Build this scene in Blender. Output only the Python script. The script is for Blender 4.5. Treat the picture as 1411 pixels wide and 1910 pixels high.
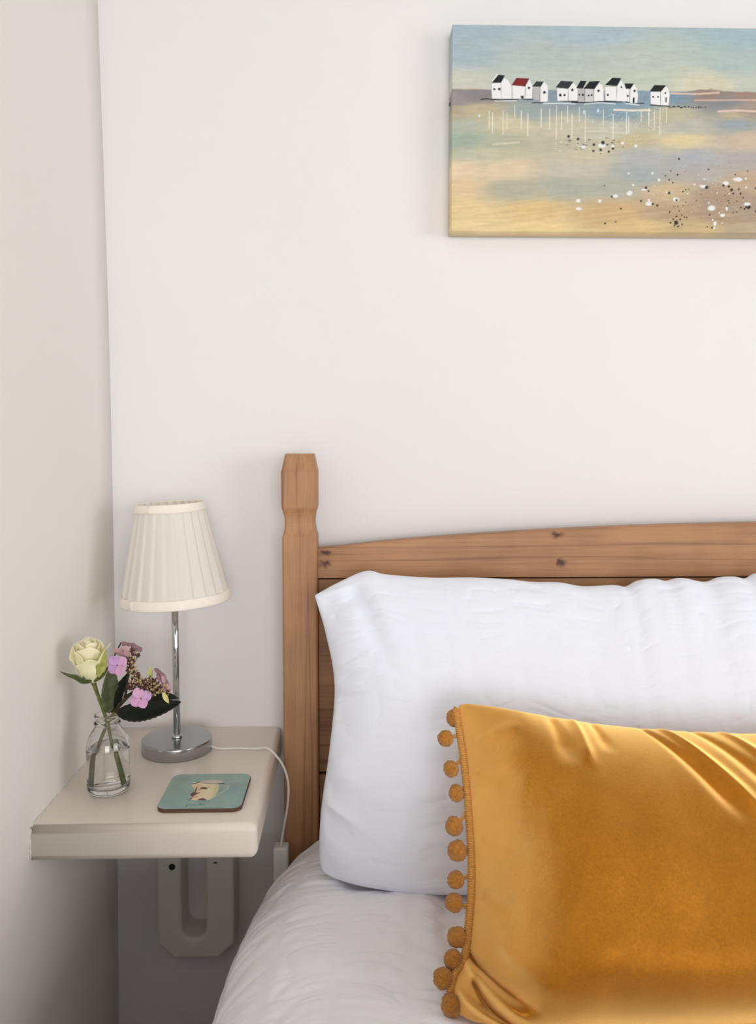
import bpy, bmesh, math, random
import numpy as np
from mathutils import Vector, Matrix

C = bpy.context.scene.collection
for o in list(bpy.data.objects):
    bpy.data.objects.remove(o)
rng = np.random.default_rng(7)
random.seed(7)

# ------------------------------------------------------------------ camera, world, light, exposure
FPX, CZ = 1515.0, 1.10                       # focal length in pixels of the 1411 x 1910 frame, eye height
PITCH = math.atan(0.0667)
SHY = 815 - 955 + FPX * 0.0667               # vertical shift in pixels
PSI = math.atan(39.5 * math.cos(PITCH) / FPX)
cd = bpy.data.cameras.new('camera')
cam = bpy.data.objects.new('camera', cd); C.objects.link(cam)
cam.location = (0, 0, CZ)
cam.rotation_euler = (math.pi / 2 - PITCH, 0, -PSI)
cd.sensor_fit = 'VERTICAL'; cd.sensor_height = 36.0; cd.sensor_width = 36.0 * 1411 / 1910
cd.lens = 36.0 * FPX / 1910
cd.shift_y = -SHY / 1910 * -1.0
cd.clip_start = 0.01
bpy.context.scene.camera = cam

sc = bpy.context.scene
sc.view_settings.view_transform = 'Standard'
sc.view_settings.look = 'None'
sc.view_settings.gamma = 1.0
sc.view_settings.use_curve_mapping = False
sc.view_settings.exposure = 0.10
try:
    sc.cycles.use_denoising = True
    sc.cycles.max_bounces = 20
    sc.cycles.diffuse_bounces = 8
    sc.cycles.transmission_bounces = 20
    sc.cycles.transparent_max_bounces = 12
except Exception:
    pass

w = bpy.data.worlds.new('world'); sc.world = w; w.use_nodes = True
bg = w.node_tree.nodes['Background']
bg.inputs[0].default_value = (0.90, 0.95, 1.0, 1); bg.inputs[1].default_value = 1.2

def area(name, loc, target, sx, sy, power, col):
    l = bpy.data.lights.new(name, 'AREA'); l.shape = 'RECTANGLE'; l.size = sx; l.size_y = sy
    l.energy = power; l.color = col
    o = bpy.data.objects.new(name, l); C.objects.link(o); o.location = loc
    o.rotation_euler = (Vector(target) - Vector(loc)).to_track_quat('-Z', 'Y').to_euler()
    return o
# daylight through the two windows behind the camera
area('daylight_front_window', (0.45, -2.20, 1.20), (0.4, 1.0, 1.20), 1.3, 1.05, 27, (1.0, 0.99, 0.985))
area('daylight_side_window', (2.52, -0.75, 1.25), (0.2, 0.6, 1.10), 1.5, 1.2, 20, (1.0, 0.99, 0.985))

# ------------------------------------------------------------------ helpers
s_, c_ = math.sin, math.cos
_f = (s_(PSI)*c_(PITCH), c_(PSI)*c_(PITCH), -s_(PITCH)); _r = (c_(PSI), -s_(PSI), 0); _u = (s_(PSI)*s_(PITCH), c_(PSI)*s_(PITCH), c_(PITCH))
def ray(x, y):
    a = (x - 705.5) / FPX; b = -(y - 955 - SHY) / FPX
    return [_f[i] + _r[i]*a + _u[i]*b for i in range(3)]
def at(x, y, Y):                             # point measured in the photo, at real depth Y
    d = ray(x, y); t = Y / d[1]
    return np.array((d[0]*t, Y, CZ + d[2]*t))
def atz(x, y, z):                            # point measured in the photo, on the level z
    d = ray(x, y); t = (z - CZ) / d[2]
    return np.array((d[0]*t, d[1]*t, z))

def lin(c):
    c = np.asarray(c, float) / 255.0
    return np.where(c <= 0.04045, c / 12.92, ((c + 0.055) / 1.055) ** 2.4)
def L4(c): return tuple(lin(c)) + (1.0,)

def wloc(o):
    v = Vector((0, 0, 0))
    while o is not None:
        v = v + o.location; o = o.parent
    return v
def empty(name, loc, label, cat, group=None):
    o = bpy.data.objects.new(name, None); C.objects.link(o); o.location = Vector([float(v) for v in loc])
    o.empty_display_size = 0.02
    o['label'] = label; o['category'] = cat
    if group: o['group'] = group
    return o
def tag(o, label, cat, group=None):
    o['label'] = label; o['category'] = cat
    if group: o['group'] = group
    return o

def build(name, V, F, mat, parent=None, smooth=True, col=None, matidx=None, origin=None):
    V = np.asarray(V, float)
    if parent is not None: V = V - np.array(wloc(parent))
    me = bpy.data.meshes.new(name)
    if isinstance(F, np.ndarray):
        n = F.shape[1]
        me.vertices.add(len(V)); me.vertices.foreach_set('co', V.astype(np.float32).ravel())
        me.loops.add(F.size); me.loops.foreach_set('vertex_index', F.astype(np.int32).ravel())
        me.polygons.add(len(F)); me.polygons.foreach_set('loop_start', np.arange(0, F.size, n, dtype=np.int32))
        me.update(calc_edges=True); me.validate()
    else:
        me.from_pydata([tuple(v) for v in V], [], [tuple(int(i) for i in f) for f in F]); me.update()
    if smooth: me.polygons.foreach_set('use_smooth', np.ones(len(me.polygons), bool))
    for m in (mat if isinstance(mat, (list, tuple)) else [mat]): me.materials.append(m)
    if matidx is not None: me.polygons.foreach_set('material_index', np.asarray(matidx, np.int32))
    if col is not None:
        a = me.color_attributes.new('paint', 'FLOAT_COLOR', 'POINT')
        a.data.foreach_set('color', np.concatenate([col, np.ones((len(col), 1))], 1).astype(np.float32).ravel())
    o = bpy.data.objects.new(name, me); C.objects.link(o)
    if parent is not None: o.parent = parent
    elif origin is not None:
        off = np.array(origin, float); me.transform(Matrix.Translation(Vector(-off))); o.location = Vector(off)
    return o

def grid_faces(nr, nc, wrap=False, off=0, flip=False):
    i, j = np.meshgrid(np.arange(nr - 1), np.arange(nc if wrap else nc - 1), indexing='ij')
    a = i*nc + j; b = i*nc + (j + 1) % nc; c = (i+1)*nc + (j + 1) % nc; d = (i+1)*nc + j
    F = np.stack([a, b, c, d], -1).reshape(-1, 4) + off
    return F[:, ::-1] if flip else F

def spline(P, n):                            # Catmull-Rom resample
    P = np.asarray(P, float)
    Q = np.vstack([2*P[0] - P[1], P, 2*P[-1] - P[-2]])
    t = np.linspace(0, len(P) - 1 - 1e-9, n); k = t.astype(int); u = (t - k)[:, None]
    p0, p1, p2, p3 = Q[k], Q[k+1], Q[k+2], Q[k+3]
    return 0.5*((2*p1) + (-p0+p2)*u + (2*p0-5*p1+4*p2-p3)*u**2 + (-p0+3*p1-3*p2+p3)*u**3)

def tube_arrays(P, R, nseg=10, cap=True):
    P = np.asarray(P, float); n = len(P); R = np.broadcast_to(np.asarray(R, float), (n,))
    T = np.gradient(P, axis=0); T /= np.linalg.norm(T, axis=1)[:, None] + 1e-12
    up = np.array((0.0, 0, 1)) if abs(T[0][2]) < 0.9 else np.array((0.0, 1, 0))
    N = np.zeros_like(P); v = np.cross(T[0], up); v /= np.linalg.norm(v)
    for i in range(n):
        v = v - T[i]*np.dot(v, T[i]); v /= np.linalg.norm(v) + 1e-12; N[i] = v
    B = np.cross(T, N)
    a = np.linspace(0, 2*np.pi, nseg, endpoint=False)
    V = P[:, None, :] + R[:, None, None]*(np.cos(a)[None, :, None]*N[:, None, :] + np.sin(a)[None, :, None]*B[:, None, :])
    V = V.reshape(-1, 3); F = [tuple(f) for f in grid_faces(n, nseg, True)]
    if cap:
        F.append(tuple(range(nseg))[::-1]); F.append(tuple(range((n-1)*nseg, n*nseg)))
    return V, F
def tube(name, P, R, mat, parent=None, nseg=10, n=None):
    if n: 
        m = len(P); R = np.interp(np.linspace(0, 1, n), np.linspace(0, 1, m), np.broadcast_to(np.asarray(R, float), (m,)))
        P = spline(P, n)
    V, F = tube_arrays(P, R, nseg)
    return build(name, V, F, mat, parent)

def lathe(name, prof, center, mat, parent=None, n=64, close=True):
    prof = np.asarray(prof, float); a = np.linspace(0, 2*np.pi, n, endpoint=False)
    V = np.stack([prof[:, 0][:, None]*np.cos(a), prof[:, 0][:, None]*np.sin(a), np.repeat(prof[:, 1][:, None], n, 1)], -1).reshape(-1, 3) + np.array(center)
    F = [tuple(f) for f in grid_faces(len(prof), n, True)]
    if close:
        F.append(tuple(range(n))[::-1]); F.append(tuple(range((len(prof)-1)*n, len(prof)*n)))
    return build(name, V, F, mat, parent)

def bm_obj(name, bm, mat, parent=None, smooth=False):
    me = bpy.data.meshes.new(name)
    if parent is not None: bmesh.ops.translate(bm, verts=bm.verts, vec=-wloc(parent))
    bmesh.ops.recalc_face_normals(bm, faces=bm.faces)
    bm.to_mesh(me); bm.free(); me.materials.append(mat)
    if smooth: me.polygons.foreach_set('use_smooth', np.ones(len(me.polygons), bool))
    o = bpy.data.objects.new(name, me); C.objects.link(o)
    if parent is not None: o.parent = parent
    return o
def box_bm(lo, hi, bev=0.0, seg=3, bm=None):
    b2 = bmesh.new(); bmesh.ops.create_cube(b2, size=1.0)
    lo = Vector(lo); hi = Vector(hi)
    for v in b2.verts: v.co = Vector([(lo[i]+hi[i])/2 + v.co[i]*(hi[i]-lo[i]) for i in range(3)])
    if bev: bmesh.ops.bevel(b2, geom=b2.edges[:], offset=bev, segments=seg, profile=0.5, affect='EDGES')
    if bm is None: return b2
    me = bpy.data.meshes.new('tmp'); b2.to_mesh(me); b2.free(); bm.from_mesh(me); bpy.data.meshes.remove(me)
    return bm
def box(name, lo, hi, mat, parent=None, bev=0.0, seg=3):
    o = bm_obj(name, box_bm(lo, hi, bev, seg), mat, parent, smooth=bool(bev))
    if bev: wn(o)
    return o
def wn(o):
    m = o.modifiers.new('weighted', 'WEIGHTED_NORMAL'); m.keep_sharp = False

# value noise in numpy
def hsh(i, j, k=0):
    n = (i.astype(np.int64)*374761393 + j.astype(np.int64)*668265263 + k*2147483647 + 1013904223) & 0xffffffff
    n = ((n ^ (n >> 13))*1274126177) & 0xffffffff
    return ((n ^ (n >> 16)) & 0xffff) / 65535.0
def vnoise(x, y, seed=0):
    x = np.asarray(x, float); y = np.asarray(y, float)
    i = np.floor(x); j = np.floor(y); u = x - i; v = y - j
    u = u*u*u*(u*(u*6-15)+10); v = v*v*v*(v*(v*6-15)+10); i = i.astype(np.int64); j = j.astype(np.int64)
    return ((hsh(i, j, seed)*(1-u) + hsh(i+1, j, seed)*u)*(1-v) + (hsh(i, j+1, seed)*(1-u) + hsh(i+1, j+1, seed)*u)*v)*2 - 1
def fbm(x, y, o=4, seed=0):
    r = 0; a = 1.0; t = 0
    for k in range(o):
        r = r + a*vnoise(x*2**k, y*2**k, seed + 17*k); t += a; a *= 0.5
    return r / t
def sstep(a, b, x):
    t = np.clip((x - a)/(b - a), 0, 1); return t*t*(3-2*t)

# ------------------------------------------------------------------ materials
def material(name):
    m = bpy.data.materials.new(name); m.use_nodes = True
    nt = m.node_tree; b = nt.nodes['Principled BSDF']
    return m, nt, b
def node(nt, t, **kw):
    n = nt.nodes.new(t)
    for k, v in kw.items():
        if k in n.inputs: n.inputs[k].default_value = v
        else: setattr(n, k, v)
    return n
def noise_tex(nt, scale, detail=4, rough=0.55, stretch=(1, 1, 1), rot=(0, 0, 0)):
    tc = node(nt, 'ShaderNodeTexCoord'); mp = node(nt, 'ShaderNodeMapping')
    mp.inputs['Scale'].default_value = stretch; mp.inputs['Rotation'].default_value = rot
    nz = node(nt, 'ShaderNodeTexNoise', Scale=scale, Detail=detail, Roughness=rough)
    nt.links.new(tc.outputs['Object'], mp.inputs['Vector']); nt.links.new(mp.outputs['Vector'], nz.inputs['Vector'])
    return nz
def ramp(nt, src, stops):
    r = node(nt, 'ShaderNodeValToRGB'); e = r.color_ramp.elements
    while len(e) > 1: e.remove(e[-1])
    e[0].position = stops[0][0]; e[0].color = stops[0][1]
    for p, c in stops[1:]:
        k = e.new(p); k.color = c
    nt.links.new(src, r.inputs['Fac']); return r
def bump(nt, b, src, strength, dist=0.001, prev=None):
    n = node(nt, 'ShaderNodeBump', Strength=strength, Distance=dist)
    nt.links.new(src, n.inputs['Height'])
    if prev is not None: nt.links.new(prev.outputs['Normal'], n.inputs['Normal'])
    nt.links.new(n.outputs['Normal'], b.inputs['Normal']); return n

def simple(name, col, rough=0.5, metal=0.0, var=0.0, vscale=60, bmp=0.0, bscale=300, bdist=0.001, **kw):
    m, nt, b = material(name)
    b.inputs['Roughness'].default_value = rough; b.inputs['Metallic'].default_value = metal
    for k, v in kw.items(): b.inputs[k].default_value = v
    c = lin(col)
    if var:
        nz = noise_tex(nt, vscale)
        r = ramp(nt, nz.outputs['Fac'], [(0.3, tuple(c*(1-var)) + (1,)), (0.7, tuple(np.minimum(c*(1+var), 1)) + (1,))])
        nt.links.new(r.outputs['Color'], b.inputs['Base Color'])
    else: b.inputs['Base Color'].default_value = tuple(c) + (1,)
    if bmp:
        nz = noise_tex(nt, bscale); bump(nt, b, nz.outputs['Fac'], bmp, bdist)
    return m

M = {}
M['wall'] = simple('wall_paint', (238, 236, 237), 0.85, var=0.012, vscale=2.5, bmp=0.10, bscale=38, bdist=0.003)
M['wall_left'] = simple('warm_white_wall_paint', (237, 234, 230), 0.85, var=0.012, vscale=2.5, bmp=0.10, bscale=38, bdist=0.003)
M['wall_far'] = simple('sage_wall_paint', (170, 172, 160), 0.85, var=0.012, vscale=2.5, bmp=0.1, bscale=38, bdist=0.003)
M['ceiling'] = simple('ceiling_paint', (206, 204, 198), 0.9, bmp=0.1, bscale=60)
M['floor'] = simple('floor_carpet', (104, 84, 66), 0.9, var=0.15, vscale=300, bmp=0.6, bscale=900, bdist=0.003)
M['gloss_white'] = simple('white_gloss_paint', (238, 229, 218), 0.34, var=0.012, vscale=12, bmp=0.06, bscale=70, bdist=0.002)
M['bracket_white'] = simple('white_satin_paint', (216, 212, 206), 0.5, bmp=0.05, bscale=60, bdist=0.002)
M['plastic'] = simple('white_plastic', (232, 228, 222), 0.35, var=0.01, vscale=40)
M['dark'] = simple('dark_hole', (14, 13, 12), 0.7, var=0.1)
M['chrome'] = simple('chrome', (205, 207, 210), 0.10, 1.0, bmp=0.01, bscale=30)
M['chrome_satin'] = simple('satin_chrome', (178, 180, 184), 0.20, 1.0, bmp=0.015, bscale=300)
M['caulk'] = simple('caulk', (214, 210, 204), 0.7, var=0.08, vscale=200, bmp=0.4, bscale=200)

def wood(name, axis, knots=(), base=1.0):
    """stained pine; grain runs along `axis`; knots = (x, y, z) centres"""
    m, nt, b = material(name)
    st = [14, 14, 14]; st[axis] = 0.35
    st2 = [160, 160, 160]; st2[axis] = 5.0
    tc = node(nt, 'ShaderNodeTexCoord'); vec = tc.outputs['Object']
    kmask = None
    for i, k in enumerate(knots):
        kp, sx, sz = k
        sub = node(nt, 'ShaderNodeVectorMath', operation='SUBTRACT'); sub.inputs[1].default_value = kp
        nt.links.new(tc.outputs['Object'], sub.inputs[0])
        wob = node(nt, 'ShaderNodeTexNoise', Scale=130.0, Detail=2.0)
        wm = node(nt, 'ShaderNodeVectorMath', operation='MULTIPLY_ADD')
        nt.links.new(tc.outputs['Object'], wob.inputs['Vector'])
        nt.links.new(wob.outputs['Color'], wm.inputs[0]); wm.inputs[1].default_value = (0.012, 0.0, 0.012)
        nt.links.new(sub.outputs['Vector'], wm.inputs[2])
        off = node(nt, 'ShaderNodeVectorMath', operation='SUBTRACT'); off.inputs[1].default_value = (0.006, 0, 0.006)
        nt.links.new(wm.outputs['Vector'], off.inputs[0])
        scl = node(nt, 'ShaderNodeVectorMath', operation='MULTIPLY'); scl.inputs[1].default_value = (1/sx, 0.0, 1/sz)
        nt.links.new(off.outputs['Vector'], scl.inputs[0])
        ln = node(nt, 'ShaderNodeVectorMath', operation='LENGTH'); nt.links.new(scl.outputs['Vector'], ln.inputs[0])
        mr = node(nt, 'ShaderNodeMapRange', interpolation_type='SMOOTHSTEP'); mr.inputs[1].default_value = 1.0; mr.inputs[2].default_value = 0.15
        nt.links.new(ln.outputs['Value'], mr.inputs[0])
        if kmask is None: kmask = mr.outputs[0]
        else:
            ad = node(nt, 'ShaderNodeMath', operation='MAXIMUM'); nt.links.new(kmask, ad.inputs[0]); nt.links.new(mr.outputs[0], ad.inputs[1]); kmask = ad.outputs[0]
    def nz(stretch, scale, detail, dist=0.0):
        mp = node(nt, 'ShaderNodeMapping'); mp.inputs['Scale'].default_value = stretch
        n = node(nt, 'ShaderNodeTexNoise', Scale=scale, Detail=detail, Roughness=0.55, Distortion=dist)
        nt.links.new(vec, mp.inputs['Vector']); nt.links.new(mp.outputs['Vector'], n.inputs['Vector']); return n
    big = nz(st, 2.2, 3, 0.6)
    fine = nz(st2, 3.0, 5)
    blotch = nz((6, 6, 6), 2.0, 2)
    # growth rings
    mul = node(nt, 'ShaderNodeMath', operation='MULTIPLY'); mul.inputs[1].default_value = 9.0; nt.links.new(big.outputs['Fac'], mul.inputs[0])
    fr = node(nt, 'ShaderNodeMath', operation='PINGPONG'); fr.inputs[1].default_value = 1.0; nt.links.new(mul.outputs[0], fr.inputs[0])
    r = ramp(nt, fr.outputs[0], [(0.0, L4((150*base, 106*base, 72*base))), (0.25, L4((172*base, 126*base, 88*base))), (1.0, L4((182*base, 136*base, 96*base)))])
    rf = ramp(nt, fine.outputs['Fac'], [(0.32, (0.80, 0.77, 0.74, 1)), (0.52, (1, 1, 1, 1))])
    rb = ramp(nt, blotch.outputs['Fac'], [(0.35, (0.86, 0.84, 0.82, 1)), (0.65, (1.05, 1.05, 1.05, 1))])
    mx = node(nt, 'ShaderNodeMixRGB', blend_type='MULTIPLY'); mx.inputs[0].default_value = 0.75
    nt.links.new(r.outputs[0], mx.inputs[1]); nt.links.new(rf.outputs[0], mx.inputs[2])
    mx2 = node(nt, 'ShaderNodeMixRGB', blend_type='MULTIPLY'); mx2.inputs[0].default_value = 1.0
    nt.links.new(mx.outputs[0], mx2.inputs[1]); nt.links.new(rb.outputs[0], mx2.inputs[2])
    out = mx2.outputs[0]
    if kmask is not None:
        kr = ramp(nt, kmask, [(0.0, (1, 1, 1, 1)), (0.55, (0.62, 0.52, 0.45, 1)), (1.0, (0.14, 0.09, 0.07, 1))])
        mk = node(nt, 'ShaderNodeMixRGB', blend_type='MULTIPLY'); mk.inputs[0].default_value = 1.0
        nt.links.new(out, mk.inputs[1]); nt.links.new(kr.outputs[0], mk.inputs[2]); out = mk.outputs[0]
    nt.links.new(out, b.inputs['Base Color'])
    b.inputs['Roughness'].default_value = 0.5
    bump(nt, b, fine.outputs['Fac'], 0.12, 0.001)
    return m

def cotton(name, col, bands):
    m, nt, b = material(name)
    b.inputs['Base Color'].default_value = tuple(lin(col)) + (1,)
    b.inputs['Roughness'].default_value = 0.85
    b.inputs['Sheen Weight'].default_value = 0.15
    nz = noise_tex(nt, 900, 3); n1 = bump(nt, b, nz.outputs['Fac'], 0.12, 0.0006)
    n2 = noise_tex(nt, 60, 4, 0.6, bands); n3 = bump(nt, b, n2.outputs['Fac'], 0.18, 0.002, n1)
    return m
M['pillow_cotton'] = cotton('seersucker_pillow_cotton', (237, 241, 253), (0.5, 1, 2.2))
M['duvet_cotton'] = cotton('seersucker_duvet_cotton', (243, 243, 249), (0.5, 2.2, 1))
M['sheet'] = cotton('sheet_cotton', (225, 220, 218), (1, 1, 1))

def velvet():
    m, nt, b = material('mustard_velvet')
    nz = noise_tex(nt, 14, 6, 0.68, (1, 1, 0.7)); fine = noise_tex(nt, 420, 3, 0.6, (1, 1, 1))
    r = ramp(nt, nz.outputs['Fac'], [(0.30, L4((170, 106, 26))), (0.55, L4((186, 119, 33))), (0.75, L4((200, 132, 42)))])
    rf = ramp(nt, fine.outputs['Fac'], [(0.3, (0.80, 0.80, 0.80, 1)), (0.7, (1.08, 1.08, 1.08, 1))])
    mx = node(nt, 'ShaderNodeMixRGB', blend_type='MULTIPLY'); mx.inputs[0].default_value = 1.0
    nt.links.new(r.outputs[0], mx.inputs[1]); nt.links.new(rf.outputs[0], mx.inputs[2])
    nt.links.new(mx.outputs[0], b.inputs['Base Color'])
    b.inputs['Roughness'].default_value = 0.44; b.inputs['Metallic'].default_value = 0.5; b.inputs['Specular IOR Level'].default_value = 0.3; b.inputs['Specular Tint'].default_value = (1.0, 0.8, 0.4, 1)
    n = bump(nt, b, fine.outputs['Fac'], 0.15, 0.0008)
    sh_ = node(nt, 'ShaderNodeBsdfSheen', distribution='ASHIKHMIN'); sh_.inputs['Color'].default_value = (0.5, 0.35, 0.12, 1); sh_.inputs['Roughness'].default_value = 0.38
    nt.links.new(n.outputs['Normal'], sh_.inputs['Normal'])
    # highlight placed along the left seam: nap normals of the sheen tilted sideways there
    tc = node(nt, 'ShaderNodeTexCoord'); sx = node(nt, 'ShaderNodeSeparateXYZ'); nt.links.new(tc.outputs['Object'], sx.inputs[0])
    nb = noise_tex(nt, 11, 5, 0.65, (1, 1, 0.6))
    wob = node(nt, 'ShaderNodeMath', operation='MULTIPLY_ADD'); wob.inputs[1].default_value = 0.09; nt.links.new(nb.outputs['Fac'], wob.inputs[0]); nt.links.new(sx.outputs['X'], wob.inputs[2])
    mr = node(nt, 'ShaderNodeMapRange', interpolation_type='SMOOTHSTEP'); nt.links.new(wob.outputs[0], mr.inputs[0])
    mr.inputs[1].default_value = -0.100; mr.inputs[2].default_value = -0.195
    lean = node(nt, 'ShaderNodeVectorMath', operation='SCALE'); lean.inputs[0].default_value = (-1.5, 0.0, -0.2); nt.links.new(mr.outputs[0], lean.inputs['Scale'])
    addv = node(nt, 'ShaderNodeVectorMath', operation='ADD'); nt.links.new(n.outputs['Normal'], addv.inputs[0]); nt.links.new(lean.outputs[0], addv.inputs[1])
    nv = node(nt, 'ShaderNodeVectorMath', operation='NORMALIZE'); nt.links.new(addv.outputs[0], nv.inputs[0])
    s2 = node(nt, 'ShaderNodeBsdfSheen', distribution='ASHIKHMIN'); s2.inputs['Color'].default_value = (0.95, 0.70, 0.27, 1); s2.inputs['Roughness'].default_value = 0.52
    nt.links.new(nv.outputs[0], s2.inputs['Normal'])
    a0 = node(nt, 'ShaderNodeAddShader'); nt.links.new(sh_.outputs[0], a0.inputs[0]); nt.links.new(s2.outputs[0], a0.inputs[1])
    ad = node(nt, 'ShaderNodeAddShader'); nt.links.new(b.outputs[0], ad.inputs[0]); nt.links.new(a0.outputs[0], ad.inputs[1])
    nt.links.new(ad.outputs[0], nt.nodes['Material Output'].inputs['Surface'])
    return m
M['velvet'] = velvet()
M['pompom'] = simple('mustard_wool', (186, 122, 36), 0.95, var=0.30, vscale=420, bmp=0.9, bscale=700, bdist=0.002, **{'Sheen Weight': 0.3})
M['braid'] = simple('mustard_braid', (206, 152, 78), 0.9, var=0.25, vscale=500, bmp=0.6, bscale=900)

def shade_mat():
    m, nt, b = material('cream_pleated_fabric')
    c = lin((250, 247, 242))
    b.inputs['Base Color'].default_value = tuple(c) + (1,); b.inputs['Roughness'].default_value = 0.9
    tr = node(nt, 'ShaderNodeBsdfTranslucent'); tr.inputs['Color'].default_value = tuple(c*0.95) + (1,)
    mx = node(nt, 'ShaderNodeMixShader'); mx.inputs[0].default_value = 0.35
    nz = noise_tex(nt, 800, 3); bump(nt, b, nz.outputs['Fac'], 0.15, 0.0005)
    nt.links.new(b.outputs[0], mx.inputs[1]); nt.links.new(tr.outputs[0], mx.inputs[2])
    nt.links.new(mx.outputs[0], nt.nodes['Material Output'].inputs['Surface'])
    return m
M['shade'] = shade_mat()
M['shade_trim'] = simple('cream_fabric_tape', (246, 239, 228), 0.9, var=0.02, vscale=200, bmp=0.2, bscale=800)

def glass(name, ior, col=(1, 1, 1, 1), rough=0.0):
    m, nt, b = material(name)
    b.inputs['Base Color'].default_value = col; b.inputs['Roughness'].default_value = rough
    b.inputs['Transmission Weight'].default_value = 1.0; b.inputs['IOR'].default_value = ior
    return m
M['glass'] = glass('clear_bottle_glass', 1.5, (0.985, 0.99, 0.985, 1))
M['water'] = glass('water', 1.33)
M['bulb'] = simple('opal_bulb', (240, 238, 232), 0.3, var=0.01)

def leafy(name, c1, c2, scale=120, rough=0.5, trans=0.0, spec=0.4):
    m, nt, b = material(name)
    nz = noise_tex(nt, scale, 4, 0.6)
    r = ramp(nt, nz.outputs['Fac'], [(0.3, L4(c1)), (0.7, L4(c2))])
    nt.links.new(r.outputs[0], b.inputs['Base Color'])
    b.inputs['Roughness'].default_value = rough; b.inputs['Specular IOR Level'].default_value = spec
    if trans:
        tr = node(nt, 'ShaderNodeBsdfTranslucent'); nt.links.new(r.outputs[0], tr.inputs['Color'])
        mx = node(nt, 'ShaderNodeMixShader'); mx.inputs[0].default_value = trans
        nt.links.new(b.outputs[0], mx.inputs[1]); nt.links.new(tr.outputs[0], mx.inputs[2])
        nt.links.new(mx.outputs[0], nt.nodes['Material Output'].inputs['Surface'])
    return m
M['rose_petal'] = leafy('cream_rose_petal', (255, 249, 214), (255, 252, 234), 60, 0.6, 0.25)
M['rose_outer'] = leafy('greenish_rose_petal', (240, 238, 188), (255, 250, 220), 55, 0.6, 0.15)
M['rose_green'] = leafy('pale_green_guard_petal', (150, 156, 66), (200, 200, 120), 160, 0.6, 0.15)
M['sepal'] = leafy('green_sepal', (58, 66, 34), (92, 100, 50), 200, 0.5)
M['stem'] = leafy('green_stem', (84, 92, 46), (122, 128, 66), 150, 0.5)
M['stem_dark'] = leafy('dark_stem', (26, 20, 16), (58, 44, 34), 150, 0.5)
M['stem_brown'] = leafy('brown_green_stem', (96, 84, 48), (132, 112, 76), 120, 0.5)
M['leaf_dark'] = leafy('dark_hydrangea_leaf', (12, 16, 12), (30, 36, 26), 120, 0.5, 0.0, 0.25)
M['leaf_mid'] = leafy('dull_green_leaf', (62, 70, 48), (100, 106, 74), 120, 0.55)
M['pink'] = leafy('pink_hydrangea_petal', (220, 164, 206), (236, 190, 222), 160, 0.6, 0.2)
M['pink_pale'] = leafy('pale_pink_hydrangea_petal', (214, 168, 178), (232, 196, 200), 160, 0.6, 0.2)
M['lilac'] = leafy('lilac_hydrangea_petal', (200, 158, 212), (222, 182, 226), 160, 0.6, 0.2)
M['dusky'] = leafy('dusky_pink_petal', (150, 108, 124), (186, 144, 156), 160, 0.6, 0.2)
M['bud'] = leafy('hydrangea_buds', (128, 102, 72), (214, 192, 136), 500, 0.6)
M['bud_dark'] = leafy('dark_hydrangea_buds', (52, 30, 32), (112, 70, 76), 500, 0.6)
M['bud_pale'] = leafy('pale_green_bud', (196, 190, 120), (226, 218, 150), 200, 0.6)

def print_mat(name, rough, weave=0.0):
    m, nt, b = material(name)
    a = node(nt, 'ShaderNodeAttribute', attribute_name='paint')
    nt.links.new(a.outputs['Color'], b.inputs['Base Color'])
    b.inputs['Roughness'].default_value = rough; b.inputs['Specular IOR Level'].default_value = 0.25
    if weave:
        nz = noise_tex(nt, 90, 5, 0.65, (0.35, 1, 2.5)); bump(nt, b, nz.outputs['Fac'], weave, 0.0015)
    return m
M['paint'] = print_mat('acrylic_paint_on_canvas', 0.6, 0.15)
M['coaster_print'] = print_mat('coaster_print', 0.3)
M['coaster_board'] = simple('brown_hardboard', (84, 58, 42), 0.6, var=0.2, vscale=300, bmp=0.2, bscale=500)

# ------------------------------------------------------------------ the room
YB = 1.16                                    # back wall plane
def struct(o): o['kind'] = 'structure'; return o
XR, YF, ZC = 2.6, -2.3, 2.35
struct(box('floor', (-0.6, YF - 0.1, -0.08), (XR + 0.1, YB + 0.1, 0.0), M['floor']))
struct(box('ceiling', (-0.6, YF - 0.1, ZC), (XR + 0.1, YB + 0.1, ZC + 0.08), M['ceiling']))
struct(box('wall_back', (-0.6, YB, 0.0), (XR + 0.1, YB + 0.1, ZC), M['wall']))
# old plastered left wall: bows in a few millimetres at mid height
zz = np.linspace(0, ZC, 40); yy = np.linspace(YF, YB, 60)
wx = np.interp(zz, [0, 0.23, 0.68, 1.06, 1.335, 1.695, ZC], [-0.358, -0.3545, -0.3492, -0.3463, -0.3475, -0.353, -0.362])
wx = np.convolve(np.pad(wx, 3, mode='edge'), np.ones(7)/7, 'valid')
def wall_x(z): return float(np.interp(z, zz, wx))
Z, Y = np.meshgrid(zz, yy, indexing='ij')
X = wx[:, None] - 0.016*(YB - Y) + 0.0015*fbm(Y*2, Z*2, 3, 3)*np.clip((YB - Y)/0.2, 0, 1)
V = np.stack([X, Y, Z], -1).reshape(-1, 3)
Vb = V.copy(); Vb[:, 0] = -0.45
n = len(V); F1 = grid_faces(40, 60); 
V2 = np.vstack([V, Vb]); F2 = grid_faces(40, 60, off=n, flip=True)
idx = np.arange(n).reshape(40, 60)
rim = np.concatenate([idx[0, :], idx[1:, -1], idx[-1, -2::-1], idx[-2:0:-1, 0]])
FR = np.stack([rim, np.roll(rim, -1), np.roll(rim, -1) + n, rim + n], -1)[:, ::-1]
struct(build('wall_left', V2, np.vstack([F1, F2, FR]), M['wall_left']))
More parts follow.
